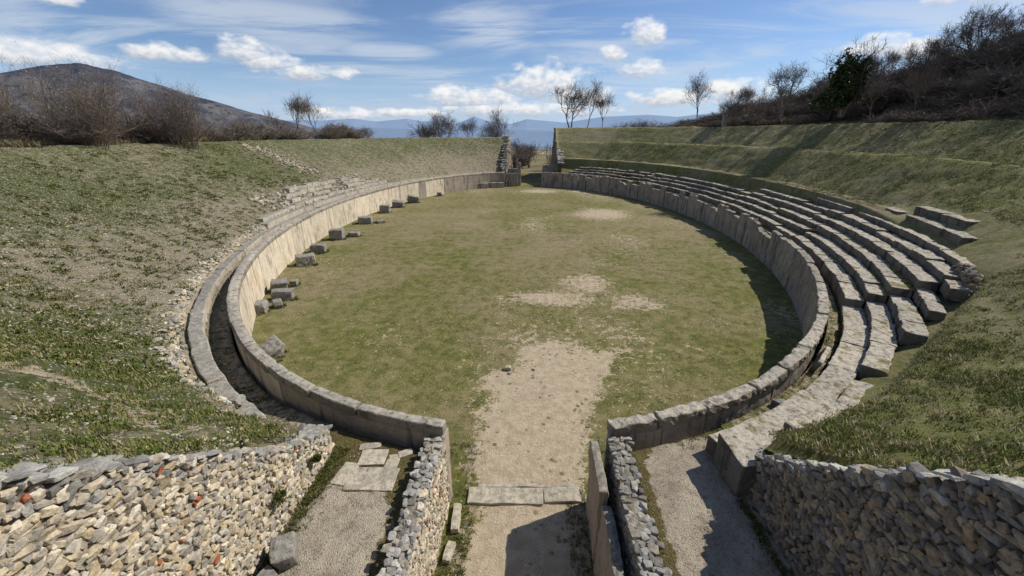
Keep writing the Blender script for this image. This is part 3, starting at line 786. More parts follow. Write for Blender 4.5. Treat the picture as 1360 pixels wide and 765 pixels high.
seat_row(6, -38.2, -28.5, 4.0, 4.66, 4.98, 5.6, 'lower of the two short seat rows in the grass above the right block', 'upper_row', 'seat', 1.8, seed=58, amp=.04)
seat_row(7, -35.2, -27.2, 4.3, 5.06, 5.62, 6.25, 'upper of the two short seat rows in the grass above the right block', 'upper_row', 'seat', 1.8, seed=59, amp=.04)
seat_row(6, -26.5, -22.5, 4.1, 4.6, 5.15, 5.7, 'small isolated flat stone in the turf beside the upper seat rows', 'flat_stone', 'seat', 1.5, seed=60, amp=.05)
# the rough end of the wide course
def rock_heap(name, label, pos, size, pal, cat='stones', lo=False, mat='rubble'):
    pos = np.array(pos); n = len(pos)
    rt = rot_matrices(RNG.uniform(-.5, .5, n), RNG.uniform(-.5, .5, n), RNG.uniform(0, 6.28, n))
    cols = np.array([pal[RNG.integers(len(pal))] * RNG.uniform(.8, 1.15) for _ in range(n)])
    V, F, C = rock_batch(pos, size, rt, cols, ROCKS_LO if lo else ROCKS)
    return V, F, C
pos = []; size = []
for i in range(110):
    t = RNG.uniform(-47.2, -43.0); d = RNG.uniform(4.12, 4.4); x, y = off(t, d); pos.append((x, y, RNG.uniform(3.7, 4.15))); s = RNG.uniform(.14, .3); size.append((s, s * .8, s * .7))
V, F, C = rock_heap('', '', pos, size, PAL_SHADE)
tag(mesh_obj('rubble_edging', V, F, M['rubble'], cols=C, origin=V.mean(0)), 'rough rubble edging where the wide top course runs out into the grass', 'wall')

# blocks at the near right corner
box_id = tag(empty('corner_blocks', (4.7, 7.3, 1.9)), 'two stepped dressed stone blocks at the corner where the right platform meets the kerb band', 'masonry')
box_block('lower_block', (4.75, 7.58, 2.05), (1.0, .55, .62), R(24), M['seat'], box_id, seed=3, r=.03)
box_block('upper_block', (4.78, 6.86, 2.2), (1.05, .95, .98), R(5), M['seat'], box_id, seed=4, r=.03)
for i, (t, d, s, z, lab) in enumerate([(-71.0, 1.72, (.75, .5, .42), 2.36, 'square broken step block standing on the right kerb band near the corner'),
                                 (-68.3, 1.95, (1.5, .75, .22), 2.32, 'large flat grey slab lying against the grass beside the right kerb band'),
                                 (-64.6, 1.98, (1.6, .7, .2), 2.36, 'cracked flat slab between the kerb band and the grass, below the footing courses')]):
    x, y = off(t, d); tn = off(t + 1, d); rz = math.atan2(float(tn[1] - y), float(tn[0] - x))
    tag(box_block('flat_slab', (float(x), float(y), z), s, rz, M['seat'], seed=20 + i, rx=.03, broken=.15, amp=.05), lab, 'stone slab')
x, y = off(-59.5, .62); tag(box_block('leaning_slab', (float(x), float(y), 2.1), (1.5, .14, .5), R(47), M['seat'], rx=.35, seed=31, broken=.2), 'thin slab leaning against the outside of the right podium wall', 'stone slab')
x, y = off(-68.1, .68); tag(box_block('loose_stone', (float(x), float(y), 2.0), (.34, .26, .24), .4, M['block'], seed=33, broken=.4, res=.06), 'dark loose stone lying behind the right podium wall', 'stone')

# ------------------------------------------------------------------ SEATING (left)
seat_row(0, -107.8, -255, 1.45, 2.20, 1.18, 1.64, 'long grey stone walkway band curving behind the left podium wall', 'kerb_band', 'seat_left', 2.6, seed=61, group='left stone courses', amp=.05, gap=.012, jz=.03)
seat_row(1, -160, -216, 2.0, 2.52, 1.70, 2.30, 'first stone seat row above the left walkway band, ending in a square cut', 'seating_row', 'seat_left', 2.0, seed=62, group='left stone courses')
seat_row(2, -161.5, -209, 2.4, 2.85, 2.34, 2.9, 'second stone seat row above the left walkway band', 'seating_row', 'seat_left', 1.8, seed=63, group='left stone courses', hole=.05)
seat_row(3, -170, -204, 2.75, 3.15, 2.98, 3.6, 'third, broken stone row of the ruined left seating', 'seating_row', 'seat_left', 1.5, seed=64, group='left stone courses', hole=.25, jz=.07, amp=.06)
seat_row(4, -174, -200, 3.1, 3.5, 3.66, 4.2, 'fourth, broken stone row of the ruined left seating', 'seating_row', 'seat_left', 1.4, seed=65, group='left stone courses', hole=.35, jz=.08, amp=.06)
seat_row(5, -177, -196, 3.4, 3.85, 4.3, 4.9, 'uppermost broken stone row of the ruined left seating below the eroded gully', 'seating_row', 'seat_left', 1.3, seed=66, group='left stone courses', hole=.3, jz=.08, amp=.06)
seat_row(1, -197, -244, 2.0, 2.36, .98, 1.5, 'low grey course on top of the far left podium wall under the grass', 'seating_row', 'seat_left', 2.0, seed=67, group='left stone courses') if False else None
pos = []; size = []
for i in range(700):
    t = RNG.uniform(-202, -168); d = RNG.uniform(2.3, 5.2); x, y = off(t, d); s = RNG.uniform(.12, .42); pos.append((x, y, float(hL(t, d)) + .05)); size.append((s, s * .8, s * .5))
for i in range(900):
    t = RNG.uniform(-176, -107); d = 1.85 + abs(RNG.normal(0, .22)); x, y = off(t, d); s = RNG.uniform(.07, .26); pos.append((x, y, float(hL(t, d)) + .02)); size.append((s, s * .8, s * .6))
for i in range(260):
    u = RNG.random(); x = -31.7 + u * 7 + RNG.normal(0, .25); y = 46.5 + u * 1.0 + RNG.normal(0, .9); tt_ = math.degrees(math.atan2((y - CY) / A, (x - CX) / B)); s = RNG.uniform(.1, .34)
    ts_ = np.linspace(-220, -150, 1400); ex, ey = off(ts_, 0.); hh_ = np.hypot(ex - x, ey - y); j = hh_.argmin(); pos.append((x, y, float(hL(ts_[j], hh_[j])) + .0)); size.append((s, s * .8, s * .5))
V, F, C = rock_heap('', '', pos, size, np.concatenate([PAL_WARM, PAL_GREY]))
tag(mesh_obj('rubble_scatter', V, F, M['rubble'], cols=C), kind='stuff', label='pale rubble scattered behind the left walkway band and among the broken seats', cat='rubble')

# ------------------------------------------------------------------ RUBBLE WALLS
LWy = np.array([-2, 2.41, 2.89, 3.55, 4.5, 5.69, 6.6, 7.12]); LWz = np.array([7.8, 5.95, 5.55, 5.06, 4.22, 3.27, 2.7, 2.46])
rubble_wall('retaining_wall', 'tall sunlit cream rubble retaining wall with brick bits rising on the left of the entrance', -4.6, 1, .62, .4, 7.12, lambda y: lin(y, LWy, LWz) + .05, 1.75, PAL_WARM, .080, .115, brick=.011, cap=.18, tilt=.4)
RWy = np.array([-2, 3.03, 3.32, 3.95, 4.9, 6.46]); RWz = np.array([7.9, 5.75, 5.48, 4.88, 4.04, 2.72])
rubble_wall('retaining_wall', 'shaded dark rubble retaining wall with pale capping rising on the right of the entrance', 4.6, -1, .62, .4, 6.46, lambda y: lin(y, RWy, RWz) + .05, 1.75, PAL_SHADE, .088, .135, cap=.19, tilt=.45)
rubble_wall('passage_wall', 'narrow sunlit rubble wall between the left gravel platform and the entrance passage', -2.02, 1, .40, -1, 7.35, lambda y: 2.24 + .04 * np.sin(y * 2.3), -.05, PAL_WARM, .085, .12, brick=.03, cap=.12, yslant=lambda y: -1.98 - .0 * y, tilt=.5)
rubble_wall('passage_wall', 'narrow grey rubble wall between the right gravel platform and the upright lining slabs', 1.88, -1, .40, -1, 7.5, lambda y: 2.26 + .04 * np.sin(y * 1.9), -.05, np.concatenate([PAL_WARM * .6, PAL_GREY]), .09, .13, cap=.13, capcol=PAL_GREY * .8)
t = tag(empty('slab_lining', (1.62, 5, 0)), 'row of upright limestone slabs lining the right side of the entrance passage', 'masonry')
yy = 7.62; i = 0
for L, z in ((1.55, 2.12), (1.3, 1.86), (1.7, 2.0), (1.6, 1.95), (1.4, 1.9)):
    box_block('lining_slab', (1.585 + .03 * (i % 2), yy - L / 2, z / 2 - .03), (.20, L - .03, z + .06), R(-1.2 + 1.5 * (i % 2)), M['slab_lining'], t, seed=80 + i, r=.05, amp=.045, res=.11, broken=.06, ry=R(-1.5 + 2 * (i % 2))); yy -= L; i += 1
t = tag(empty('threshold', (0, 7.75, 0)), 'pale two piece stone threshold lying across the entrance passage', 'threshold')
box_block('threshold_slab', (-.55, 7.72, .0), (1.95, .50, .16), R(2.5), M['paving'], t, seed=90, r=.02, broken=.05, amp=.03)
box_block('threshold_slab', (.92, 7.83, .0), (.98, .46, .16), R(3.5), M['paving'], t, seed=91, r=.02, broken=.12, amp=.03)
box_block('rear_kerb', (0, 8.08, -.02), (2.6, .10, .13), R(3), M['paving'], t, seed=92, r=.02)
for i, (c, s, rz, lab) in enumerate([((-1.72, 7.0, .05), (.2, .75, .2), .05, 'narrow kerb stone along the left edge of the passage, nearer the threshold'), ((-1.72, 6.15, .04), (.2, .5, .18), -.12, 'shorter kerb stone along the left edge of the passage, farther from the threshold')]):
    tag(box_block('kerb_stone', c, s, rz, M['paving'], seed=95 + i, r=.03, res=.08), lab, 'kerb stone')
# paving slabs on the left platform
for i, (c, s, rz, lab) in enumerate([((-3.55, 6.98, 1.893), (.62, .5, .07), .1, 'upper left paving slab of the broken group on the left platform'), ((-3.08, 6.9, 1.893), (.3, .42, .07), .05, 'narrow paving slab at the upper right of the broken group on the left platform'),
                                     ((-3.35, 6.38, 1.893), (1.05, .62, .07), .02, 'largest square paving slab of the broken group on the left platform'), ((-4.0, 6.5, 1.893), (.36, .62, .06), -.15, 'leftmost split paving slab of the broken group on the left platform'),
                                     ((-3.75, 7.32, 1.92), (.5, .2, .05), .2, 'small slab sunk in gravel close to the left podium wall'), ((-2.85, 7.15, 1.92), (.32, .2, .05), .5, 'small slab sunk beside the left passage wall')]):
    tag(box_block('paving_slab', c, s, rz, M['paving'], seed=110 + i, r=.015, broken=.14, amp=.02, res=.1), lab, 'paving slab', 'paving slabs on the left platform')
tag(box_block('boulder', (-4.22, 4.62, 2.05), (.42, .5, .4), .5, M['block'], seed=120, broken=.4, res=.07, r=.08, rx=.2), 'rough grey boulder lying on the left platform at the foot of the sunlit retaining wall', 'stone')
tag(box_block('boulder', (-4.3, 4.2, 2.0), (.3, .3, .22), 1.1, M['block'], seed=121, broken=.4, res=.07, r=.05), 'small flat stone just in front of the grey boulder by the left retaining wall', 'stone')
tag(box_block('dressed_stone', (-4.86, 7.05, 2.26), (.5, .42, .6), .05, M['seat_left'], seed=122, broken=.12, res=.09, r=.04), 'squared pale stone finishing the low end of the left retaining wall', 'stone')
x, y = off(-110.3, 1.5); tag(box_block('boulder', (float(x), float(y), 2.3), (.5, .3, .24), .2, M['block'], seed=123, broken=.4, res=.06, r=.06), 'pale boulder resting on the earth at the near end of the left walkway band', 'stone')

# ------------------------------------------------------------------ LOOSE BLOCKS along the left podium
BL = [(-10.85, 14.1, (.75, 1.05, .55), -.5, .9, 'large slab tipped against the near left podium wall'),
      (-14.35, 18.65, (.75, .75, .62), .3, .0, 'rounded block at the front of the left cluster of four'),
      (-13.75, 19.3, (.45, .45, .42), .6, .0, 'small cube in front of the left cluster of blocks'),
      (-14.1, 20.35, (1.15, .7, .62), .35, .0, 'long rectangular block in the middle of the left cluster'),
      (-15.05, 21.6, (.85, .75, .70), .5, .15, 'upright block against the podium at the back of the left cluster'),
      (-14.75, 22.6, (.4, .4, .35), .2, .0, 'smallest stone behind the left cluster of blocks'),
      (-16.2, 26.7, (1.25, .95, .75), .5, .0, 'big squared block by the left wall, in front of its darker neighbour'),
      (-16.9, 29.9, (1.05, .9, .7), .35, .0, 'dark squared block just beyond the big one by the left wall'),
      (-17.35, 34.1, (1.15, .95, .95), .2, .0, 'tall pale cube standing by the left wall'),
      (-16.3, 35.2, (.95, .7, .4), .1, .0, 'flat low stone on the grass beside the tall pale cube'),
      (-17.4, 40.7, (1.35, 1.0, .75), .3, .0, 'wide block by the left wall at the middle of its length'),
      (-16.0, 41.0, (.7, .6, .3), .6, .0, 'small flat stone on the grass beyond the wide block'),
      (-17.4, 46.7, (1.1, .9, .95), .2, .0, 'tall dark block by the far part of the left wall'),
      (-17.0, 50.3, (1.3, .9, .85), .2, .2, 'light grey block tilted beside the tall dark one'),
      (-16.1, 53.9, (1.4, .6, .9), .5, .5, 'farthest tilted slab leaning by the left wall'),
      (-13.9, 60.1, (.7, .6, .6), .2, .0, 'small dark block at the foot of the far left wall')]
for i, (x, y, s, rz, rx, lab) in enumerate(BL):
    tag(box_block('fallen_block', (x, y, s[2] * .44 + (.12 if rx > .3 else 0)), s, rz, M['block'], rx=rx * .6, ry=rx * .5, seed=130 + i, broken=.18 if i % 3 else .32, r=.06, amp=.085, res=.11), lab, 'stone block', 'fallen stone blocks along the left podium wall')
cx_, cy_ = [], []
for (x, y, s_, *_r) in BL:
    for _ in range(46): a_ = RNG.uniform(0, 6.28); cx_.append(x + math.cos(a_) * s_[0] * RNG.uniform(.5, .75)); cy_.append(y + math.sin(a_) * s_[1] * RNG.uniform(.5, .75))
COLLAR = np.stack([cx_, cy_, np.zeros(len(cx_))], 1)
for i, (x, y, L, lab) in enumerate([(-8.6, 69.0, 3.2, 'left one of two long low blocks at the far left end of the arena'), (-6.1, 70.0, 3.0, 'right one of two long low blocks beside the far entrance')]):
    tag(box_block('long_block', (x, y, .42), (L * .8, .6, .95), R(22 - 8 * i), M['slab_grey'], seed=160 + i, r=.05, amp=.05, res=.2), lab, 'stone block')
for i, (x, y, s, lab) in enumerate([(-.86, 13.75, .22, 'white stone lying on the bare path in the arena'), (-.78, 13.45, .15, 'smaller white stone touching the one on the bare path'), (.2, 13.75, .13, 'tiny pale stone on the path to the right of the white ones')]):
    tag(box_block('loose_stone', (x, y, s * .3), (s * 1.2, s, s * .8), .7 * i, M['paving'], seed=170 + i, broken=.4, res=.05, r=.04), lab, 'stone')

# ------------------------------------------------------------------ FAR ENTRANCE
tag(box_block('gate_slab', (-3.58, 72.3, 1.07), (1.95, .45, 2.3), R(4), M['slab_grey'], seed=180, r=.05, amp=.04, res=.3), 'grey upright slab closing the gap left of the far entrance', 'stone slab')
tag(box_block('gate_pillar', (-2.36, 73.2, 1.95), (.6, .6, 4.1), 0, M['slab_grey'], seed=181, r=.06, amp=.05, res=.3), 'tall narrow stone pillar on the left side of the far entrance', 'pillar')
t = tag(empty('gate_wall', (3.0, 72.4, 0)), 'grey slab wall with a dark panel as the shade of a small opening on the right side of the far entrance', 'wall')
box_block('wall_slab', (2.55, 72.25, 1.15), (2.0, .5, 2.5), R(-4), M['slab_grey'], t, seed=182, r=.05, amp=.04, res=.3)
box_block('wall_slab', (4.02, 72.0, 2.0), (.95, .5, .75), R(-6), M['slab_grey'], t, seed=183, r=.04, amp=.03, res=.3)
box_block('recess_shade_panel', (4.02, 72.35, .8), (.95, .1, 1.7), R(-6), M['recess_shade'], t, seed=184, r=.01, amp=.0, res=.5)  # flat dark panel stands in for the shade of the opening
# retaining walls of the far entrance (under the banks)
def far_zL(y): return lin(y, [70, 71.6, 72.2, 80, 84, 92, 97], [2.2, 2.3, 2.6, 8.2, 8.1, 4.0, 1.4]) + .0
def far_zR(y): return lin(y, [70, 71.6, 73.5, 77, 82.3, 83.4, 87, 89.5, 97], [2.4, 3.6, 4.5, 5.2, 7.3, 7.4, 9.6, 9.6, 3.0])
def coarse_wall(name, label, x_face, sgn, y0, y1, zt, pal):
    return rubble_wall(name, label, x_face, sgn, .7, y0, y1, zt, 0., pal, .42, .6, cap=.55)
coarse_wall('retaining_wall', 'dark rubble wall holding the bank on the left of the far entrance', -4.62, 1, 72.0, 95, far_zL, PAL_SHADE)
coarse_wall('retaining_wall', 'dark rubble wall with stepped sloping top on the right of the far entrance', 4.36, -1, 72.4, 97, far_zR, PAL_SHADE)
tag(box_block('corner_pier', (-4.95, 72.4, 4.2), (.35, .5, 7.6), 0, M['slab_cream'], seed=186, r=.05, amp=.08, res=.35), 'thin pale masonry edge rising at the end of the left bank by the far entrance', 'pier') if False else None
t = tag(empty('side_chamber', (-3.4, 75.5, 0)), 'low dark masonry chamber behind the pillar on the left of the far entrance', 'masonry')
box_block('chamber_wall', (-3.3, 75.2, 1.4), (2.3, .5, 2.8), 0, M['slab_grey'], t, seed=188, r=.05, amp=.06, res=.3)
t = tag(empty('side_chamber', (3.4, 75.5, 0)), 'low dark masonry chamber wall on the right of the far entrance', 'masonry')
box_block('chamber_wall', (3.0, 75.4, 1.7), (2.5, .5, 3.4), 0, M['slab_grey'], t, seed=189, r=.05, amp=.06, res=.3)

# ------------------------------------------------------------------ GRASS TUFTS and PEBBLES
def tufts(name, P, hgt, nb, cols, spread=.05, wid=.012, matk='blade', label='', cat='grass'):
    n = len(P); k = n * nb
    base = np.repeat(P, nb, 0); ang = RNG.uniform(0, 2 * math.pi, k); rad_ = np.repeat(spread, nb) if np.ndim(spread) else spread
    ra = rad_ * np.sqrt(RNG.random(k)); a2 = RNG.uniform(0, 2 * math.pi, k)
    b0 = base + np.stack([ra * np.cos(a2), ra * np.sin(a2), -.015 + 0 * ra], 1)
    h = np.repeat(hgt, nb) * RNG.uniform(.5, 1.15, k); lean = RNG.uniform(.2, 1.0, k)
    dirv = np.stack([np.cos(ang), np.sin(ang)], 1)
    tip = b0 + np.stack([dirv[:, 0] * h * lean, dirv[:, 1] * h * lean, h], 1)
    w = wid * RNG.uniform(.7, 1.4, k) * (np.repeat(hgt, nb) / .1)
    side = np.stack([-dirv[:, 1] * w, dirv[:, 0] * w, 0 * w], 1)
    V = np.stack([b0 - side, b0 + side, tip], 1).reshape(-1, 3); F = np.arange(k * 3).reshape(-1, 3)
    c = np.repeat(np.repeat(cols, nb, 0) * RNG.uniform(.75, 1.3, (k, 1)), 3, 0); c[0::3] *= .6; c[1::3] *= .6; c[2::3] *= 1.15
    return tag(mesh_obj(name, V, F, M[matk], cols=c), label, cat, kind='stuff')
GR = np.array([(.085, .110, .020), (.11, .128, .027), (.14, .138, .042), (.06, .08, .018)]); DRY = np.array([(.26, .22, .12), (.20, .17, .085), (.33, .28, .17)])
def pick(n, pgreen, gain=1.):
    g = RNG.random(n) < pgreen; c = np.where(g[:, None], GR[RNG.integers(0, 4, n)], DRY[RNG.integers(0, 3, n)]); return c * gain

# left bank, near camera
n = 30000; x = -4.95 - 17 * RNG.random(n) ** 1.3; y = RNG.uniform(.5, 12.5, n); pn = fbm(x * .9, y * .9, 0, 4, 97)
sel = (np.hypot((x - CX) / (B + 2.6), (y - CY) / (A + 2.6)) > 1) & (RNG.random(n) < np.clip(.42 + 1.5 * pn, .03, 1) * np.exp(-((y - 6.9) / 3.6) ** 2) * np.clip(9 / np.hypot(x, y), 0, 1)); x, y = x[sel], y[sel]
def td_of(x, y):
    T_ = np.linspace(-200, -45, 1200)[None]; ex, ey = off(T_, 0.)
    dd_ = np.empty(len(x)); tt_ = np.empty(len(x))
    for i0 in range(0, len(x), 2000):
        h_ = np.hypot(ex - x[i0:i0 + 2000, None], ey - y[i0:i0 + 2000, None]); j = h_.argmin(1); dd_[i0:i0 + 2000] = h_[np.arange(len(j)), j]; tt_[i0:i0 + 2000] = T_[0, j]
    return tt_, dd_
t_, d_ = td_of(x, y); print('fore tufts', len(x))
tufts('meadow_grass', np.stack([x, y, hL(t_, d_) + .02], 1), RNG.uniform(.035, .075, len(x)), 14, pick(len(x), .86, 1.6), spread=RNG.uniform(.07, .16, len(x)), wid=.013, label='soft green grass on the low part of the left bank above the rubble wall')
n = 90000; t = RNG.uniform(-185, -98, n); d = RNG.uniform(1.75, 14.5, n) ; x, y = off(t, d); rr = np.hypot(x, y)
patch = fbm(x * 1.6, y * 1.6, 0, 3, 91)
lushl = .42 * np.exp(-((y - 7.4) / 3.4) ** 2) + .1 * sm(5, 9, d)
keep = (x < -4.75) & (RNG.random(n) < np.clip(12. / rr, 0, 1) * np.clip(-.15 + 2.4 * patch + 2.3 * lushl, .0, 1)) & (y > -1) & (y > -.75 * x - 3.0 - 99 * 0)
t, d, x, y, rr = t[keep], d[keep], x[keep], y[keep], rr[keep]
z = hL(t, d); print('left tufts', len(x))
tufts('grass_tufts', np.stack([x, y, z], 1), RNG.uniform(.04, .10, len(x)), 12, pick(len(x), .82, 1.35), spread=RNG.uniform(.05, .14, len(x)), label='green and straw grass tufts on the sunlit left bank')
n = 30000; t = RNG.uniform(-190, -108, n); d = RNG.uniform(1.9, 14, n); x, y = off(t, d); cn_ = fbm(x * 2.2, y * 2.2, 0, 3, 98)
sel = (x < -5) & (cn_ > .03) & (np.hypot(x, y) > 11) & (RNG.random(n) < .5); x, y, t, d = x[sel], y[sel], t[sel], d[sel]
tufts('turf_clumps', np.stack([x, y, hL(t, d) + .02], 1), RNG.uniform(.05, .11, len(x)), 9, pick(len(x), .88, 1.15), spread=RNG.uniform(.08, .18, len(x)), wid=.03, label='low dark green clumps dotting the upper left bank')
n = 60000; t = RNG.uniform(-52, 66, n); d = RNG.uniform(5.6, 15.4, n); x, y = off(t, d); cn_ = fbm(x * 1.1, y * 1.1, 0, 4, 99)
sel = (cn_ > -.25) & (RNG.random(n) < .30) & ~((d > 9.5) & (d < 11.05)) & ~((d < 6.6) & (t > -43) & (t < -21)); x, y, t, d = x[sel], y[sel], t[sel], d[sel]
tufts('turf_clumps', np.stack([x, y, hR(t, d) + .03], 1), RNG.uniform(.04, .08, len(x)), 8, pick(len(x), .55, 2.1), spread=RNG.uniform(.12, .28, len(x)), wid=.035, label='olive grass clumps covering the terraced right bank')
n = 60000; t = RNG.uniform(-195, -98, n); d = RNG.uniform(1.75, 14, n); x, y = off(t, d); rr = np.hypot(x, y)
keep = (x < -4.75) & (RNG.random(n) < np.clip(11. / rr, 0, 1) ** 1.1 * (.3 + .7 * (fbm(x, y, 0, 3, 95) > .0)) * (1 - .75 * np.exp(-((y - 7.2) / 3.0) ** 2) * (d > 2.4))) ; t, d, x, y = t[keep], d[keep], x[keep], y[keep]
s = RNG.uniform(.03, .095, len(x)) * np.where(RNG.random(len(x)) < .05, 1.7, 1); cols = PAL_WARM[RNG.integers(0, 9, len(x))] * .88
cols = np.where((RNG.random(len(x)) < .003)[:, None], BRICK[0], cols)
n2_ = 26000; t2 = RNG.uniform(-200, -106, n2_); d2 = RNG.uniform(1.9, 14.5, n2_); x2, y2 = off(t2, d2); q2 = (x2 < -5) & (np.hypot(x2, y2) > 12) & (RNG.random(n2_) < .42 + .5 * fbm(x2 * .25, y2 * .25, 0, 3, 96)); t2, d2, x2, y2 = t2[q2], d2[q2], x2[q2], y2[q2]
s2_ = RNG.uniform(.05, .13, len(x2)); x = np.concatenate([x, x2]); y = np.concatenate([y, y2]); t = np.concatenate([t, t2]); d = np.concatenate([d, d2]); s = np.concatenate([s, s2_]); cols = np.concatenate([cols, PAL_WARM[RNG.integers(0, 9, len(x2))] * .95])
V, F, C = rock_batch(np.stack([x, y, hL(t, d) + s * .1], 1), np.stack([s, s * .8, s * .45], 1), rot_matrices(RNG.uniform(-.3, .3, len(x)), RNG.uniform(-.3, .3, len(x)), RNG.uniform(0, 6.28, len(x))), cols, ROCKS_LO)
tag(mesh_obj('loose_pebbles', V, F, M['rubble'], cols=C), 'pale stones scattered through the turf of the left bank', 'stones', kind='stuff'); print('pebbles', len(x))
# right bank
n = 120000; t = RNG.uniform(-84, 10, n); d = RNG.uniform(1.6, 14.5, n); x, y = off(t, d); rr = np.hypot(x, y); dg = lin(t, *DG)
patch = fbm(x * 1.5, y * 1.5, 0, 3, 92)
keep = (x > 4.9) & (d > dg + .12) & (RNG.random(n) < np.clip(11. / rr, 0, 1) ** 1.0 * np.clip(.62 + 1.5 * patch, .12, 1)) & ~((d < 6.6) & (d > 4.2) & (t > -46) & (t < -21))
t, d, x, y = t[keep], d[keep], x[keep], y[keep]; print('right tufts', len(x))
tufts('grass_tufts', np.stack([x, y, hR(t, d) + .02], 1), RNG.uniform(.04, .085, len(x)), 11, pick(len(x), .58, 1.95), spread=RNG.uniform(.06, .17, len(x)), wid=.016, label='shaggy grass tussocks on the right bank')
# weeds in the joints of the seating
n = 12000; t = RNG.uniform(-62, 60, n); kk_ = RNG.integers(0, 5, n); d = np.array(dk)[kk_] - RNG.uniform(.0, .10, n); z = np.where(kk_ == 0, 1.9, np.array([1.9] + zk)[kk_])
sel = (RNG.random(n) < np.clip(.2 + 1.8 * fbm(t * .3, d * 1.0, 0, 3, 88), 0, 1)) & ((t > -46) | (kk_ < 1)); t, d, z = t[sel], d[sel], z[sel]; x, y = off(t, d)
tufts('joint_weeds', np.stack([x, y, z - .02], 1), RNG.uniform(.05, .12, len(x)), 12, pick(len(x), .6, 1.5), spread=.10, label='weeds and moss growing along the joints of the right seating rows')
# arena, short turf + edges of passage
n = 52000; x = RNG.uniform(-16, 16, n); y = RNG.uniform(4, 40, n); e = ((x - CX) / (B - .3)) ** 2 + ((y - CY) / (A - .3)) ** 2
inpass = (y < 8.1) & (((x > -1.93) & (x < -1.35)) | ((x > 1.05) & (x < 1.5)))
ctr = lin(y, [0, 8, 11, 13, 16, 17.5], [0, 0, .1, .8, 1.8, 2.]); wid = lin(y, [0, 8, 11, 13, 15.5, 17], [1.35, 1.5, 1.85, 2.5, 2.2, .6])
onp = (np.abs(x - ctr) < wid) & (y < 16.5)
keep = ((e < 1) & (y > 7.9) & ~onp & (RNG.random(n) < np.clip(11 / np.hypot(x, y), 0, 1) * .8)) | inpass
x, y = x[keep], y[keep]; print('arena tufts', len(x))
tufts('short_grass', np.stack([x, y, 0 * x + .01], 1), RNG.uniform(.02, .05, len(x)), 9, pick(len(x), .68, 1.2), spread=.10, wid=.02, label='short cropped grass over the arena floor')
xp = np.concatenate([RNG.uniform(-1.93, -1.3, 900), RNG.uniform(1.0, 1.5, 500), RNG.uniform(-2.3, -1.5, 260)]); yp = np.concatenate([RNG.uniform(3.5, 8.0, 900), RNG.uniform(3.5, 8.0, 500), RNG.uniform(8, 9.6, 260)])
tufts('passage_grass', np.stack([xp, yp, 0 * xp], 1), RNG.uniform(.04, .09, len(xp)), 10, pick(len(xp), .85), spread=.06, label='green grass along both edges of the entrance passage')
tufts('block_grass', COLLAR, RNG.uniform(.08, .2, len(COLLAR)), 12, pick(len(COLLAR), .75, 1.1), spread=.10, wid=.012, label='longer grass growing round the feet of the fallen blocks')
# small green clumps on the bare path
n = 60; x = RNG.normal(0, .75, n) + lin(RNG.uniform(5, 15, n), [5, 12], [0, .6]); y = RNG.uniform(4.5, 15.5, n)
tufts('path_clumps', np.stack([x, y, 0 * x], 1), RNG.uniform(.015, .03, n), 40, pick(n, .6, .55), spread=RNG.uniform(.04, .11, n), wid=.03, label='small flat plants dotting the bare gravel path')
# platforms: weeds along the wall foot
xw = np.concatenate([-4.55 + np.abs(RNG.normal(0, .16, 900)), 2.32 + np.abs(RNG.normal(0, .07, 160)), 4.45 - np.abs(RNG.normal(0, .1, 500))]); yw = np.concatenate([RNG.uniform(3.6, 7.3, 900), RNG.uniform(4, 7.3, 160), RNG.uniform(3.5, 7.2, 500)])
tufts('wall_foot_weeds', np.stack([xw, yw, 1.9 + 0 * xw], 1), RNG.uniform(.03, .09, len(xw)), 9, pick(len(xw), .85, .9), spread=.05, label='low weeds at the foot of the walls beside the gravel platforms')
n = 900; t = RNG.uniform(-78, -46, n); d = np.where(RNG.random(n) < .6, RNG.normal(.55, .06, n), RNG.normal(.8, .06, n)); x, y = off(t, d)
tufts('corridor_grass', np.stack([x, y, 1.9 + 0 * x], 1), RNG.uniform(.03, .07, n), 9, pick(n, .7), spread=.05, label='thin grass in the gap behind the right podium wall')
# gravel grains on platforms
n = 1500; x = np.where(RNG.random(n) < .5, RNG.uniform(-4.5, -2.5, n), RNG.uniform(2.4, 4.5, n)); y = RNG.uniform(3.4, 7.4, n); s = RNG.uniform(.012, .035, n)
cols = PAL_GREY[RNG.integers(0, 5, n)] * 1.15
V, F, C = rock_batch(np.stack([x, y, 1.905 + 0 * x], 1), np.stack([s, s * .8, s * .6], 1), rot_matrices(RNG.uniform(-.3, .3, n), RNG.uniform(-.3, .3, n), RNG.uniform(0, 6.28, n)), cols, ROCKS_LO)
tag(mesh_obj('loose_gravel', V, F, M['rubble'], cols=C), 'loose pale gravel on the two entrance platforms', 'gravel', kind='stuff')
# wild plants growing out of the sunlit wall
for i, (y, z, lab) in enumerate([(5.15, 2.75, 'green weed growing from the middle of the left rubble wall'), (6.35, 2.45, 'green weed growing near the low end of the left rubble wall')]):
    n = 26; P = np.stack([-4.5 + RNG.uniform(-.02, .06, n), y + RNG.normal(0, .05, n), z + RNG.normal(0, .045, n)], 1)
    o = tufts('wall_plant', P, RNG.uniform(.05, .09, n), 14, pick(n, 1.), spread=.05, wid=.02, label=lab, cat='plant'); del o['kind']

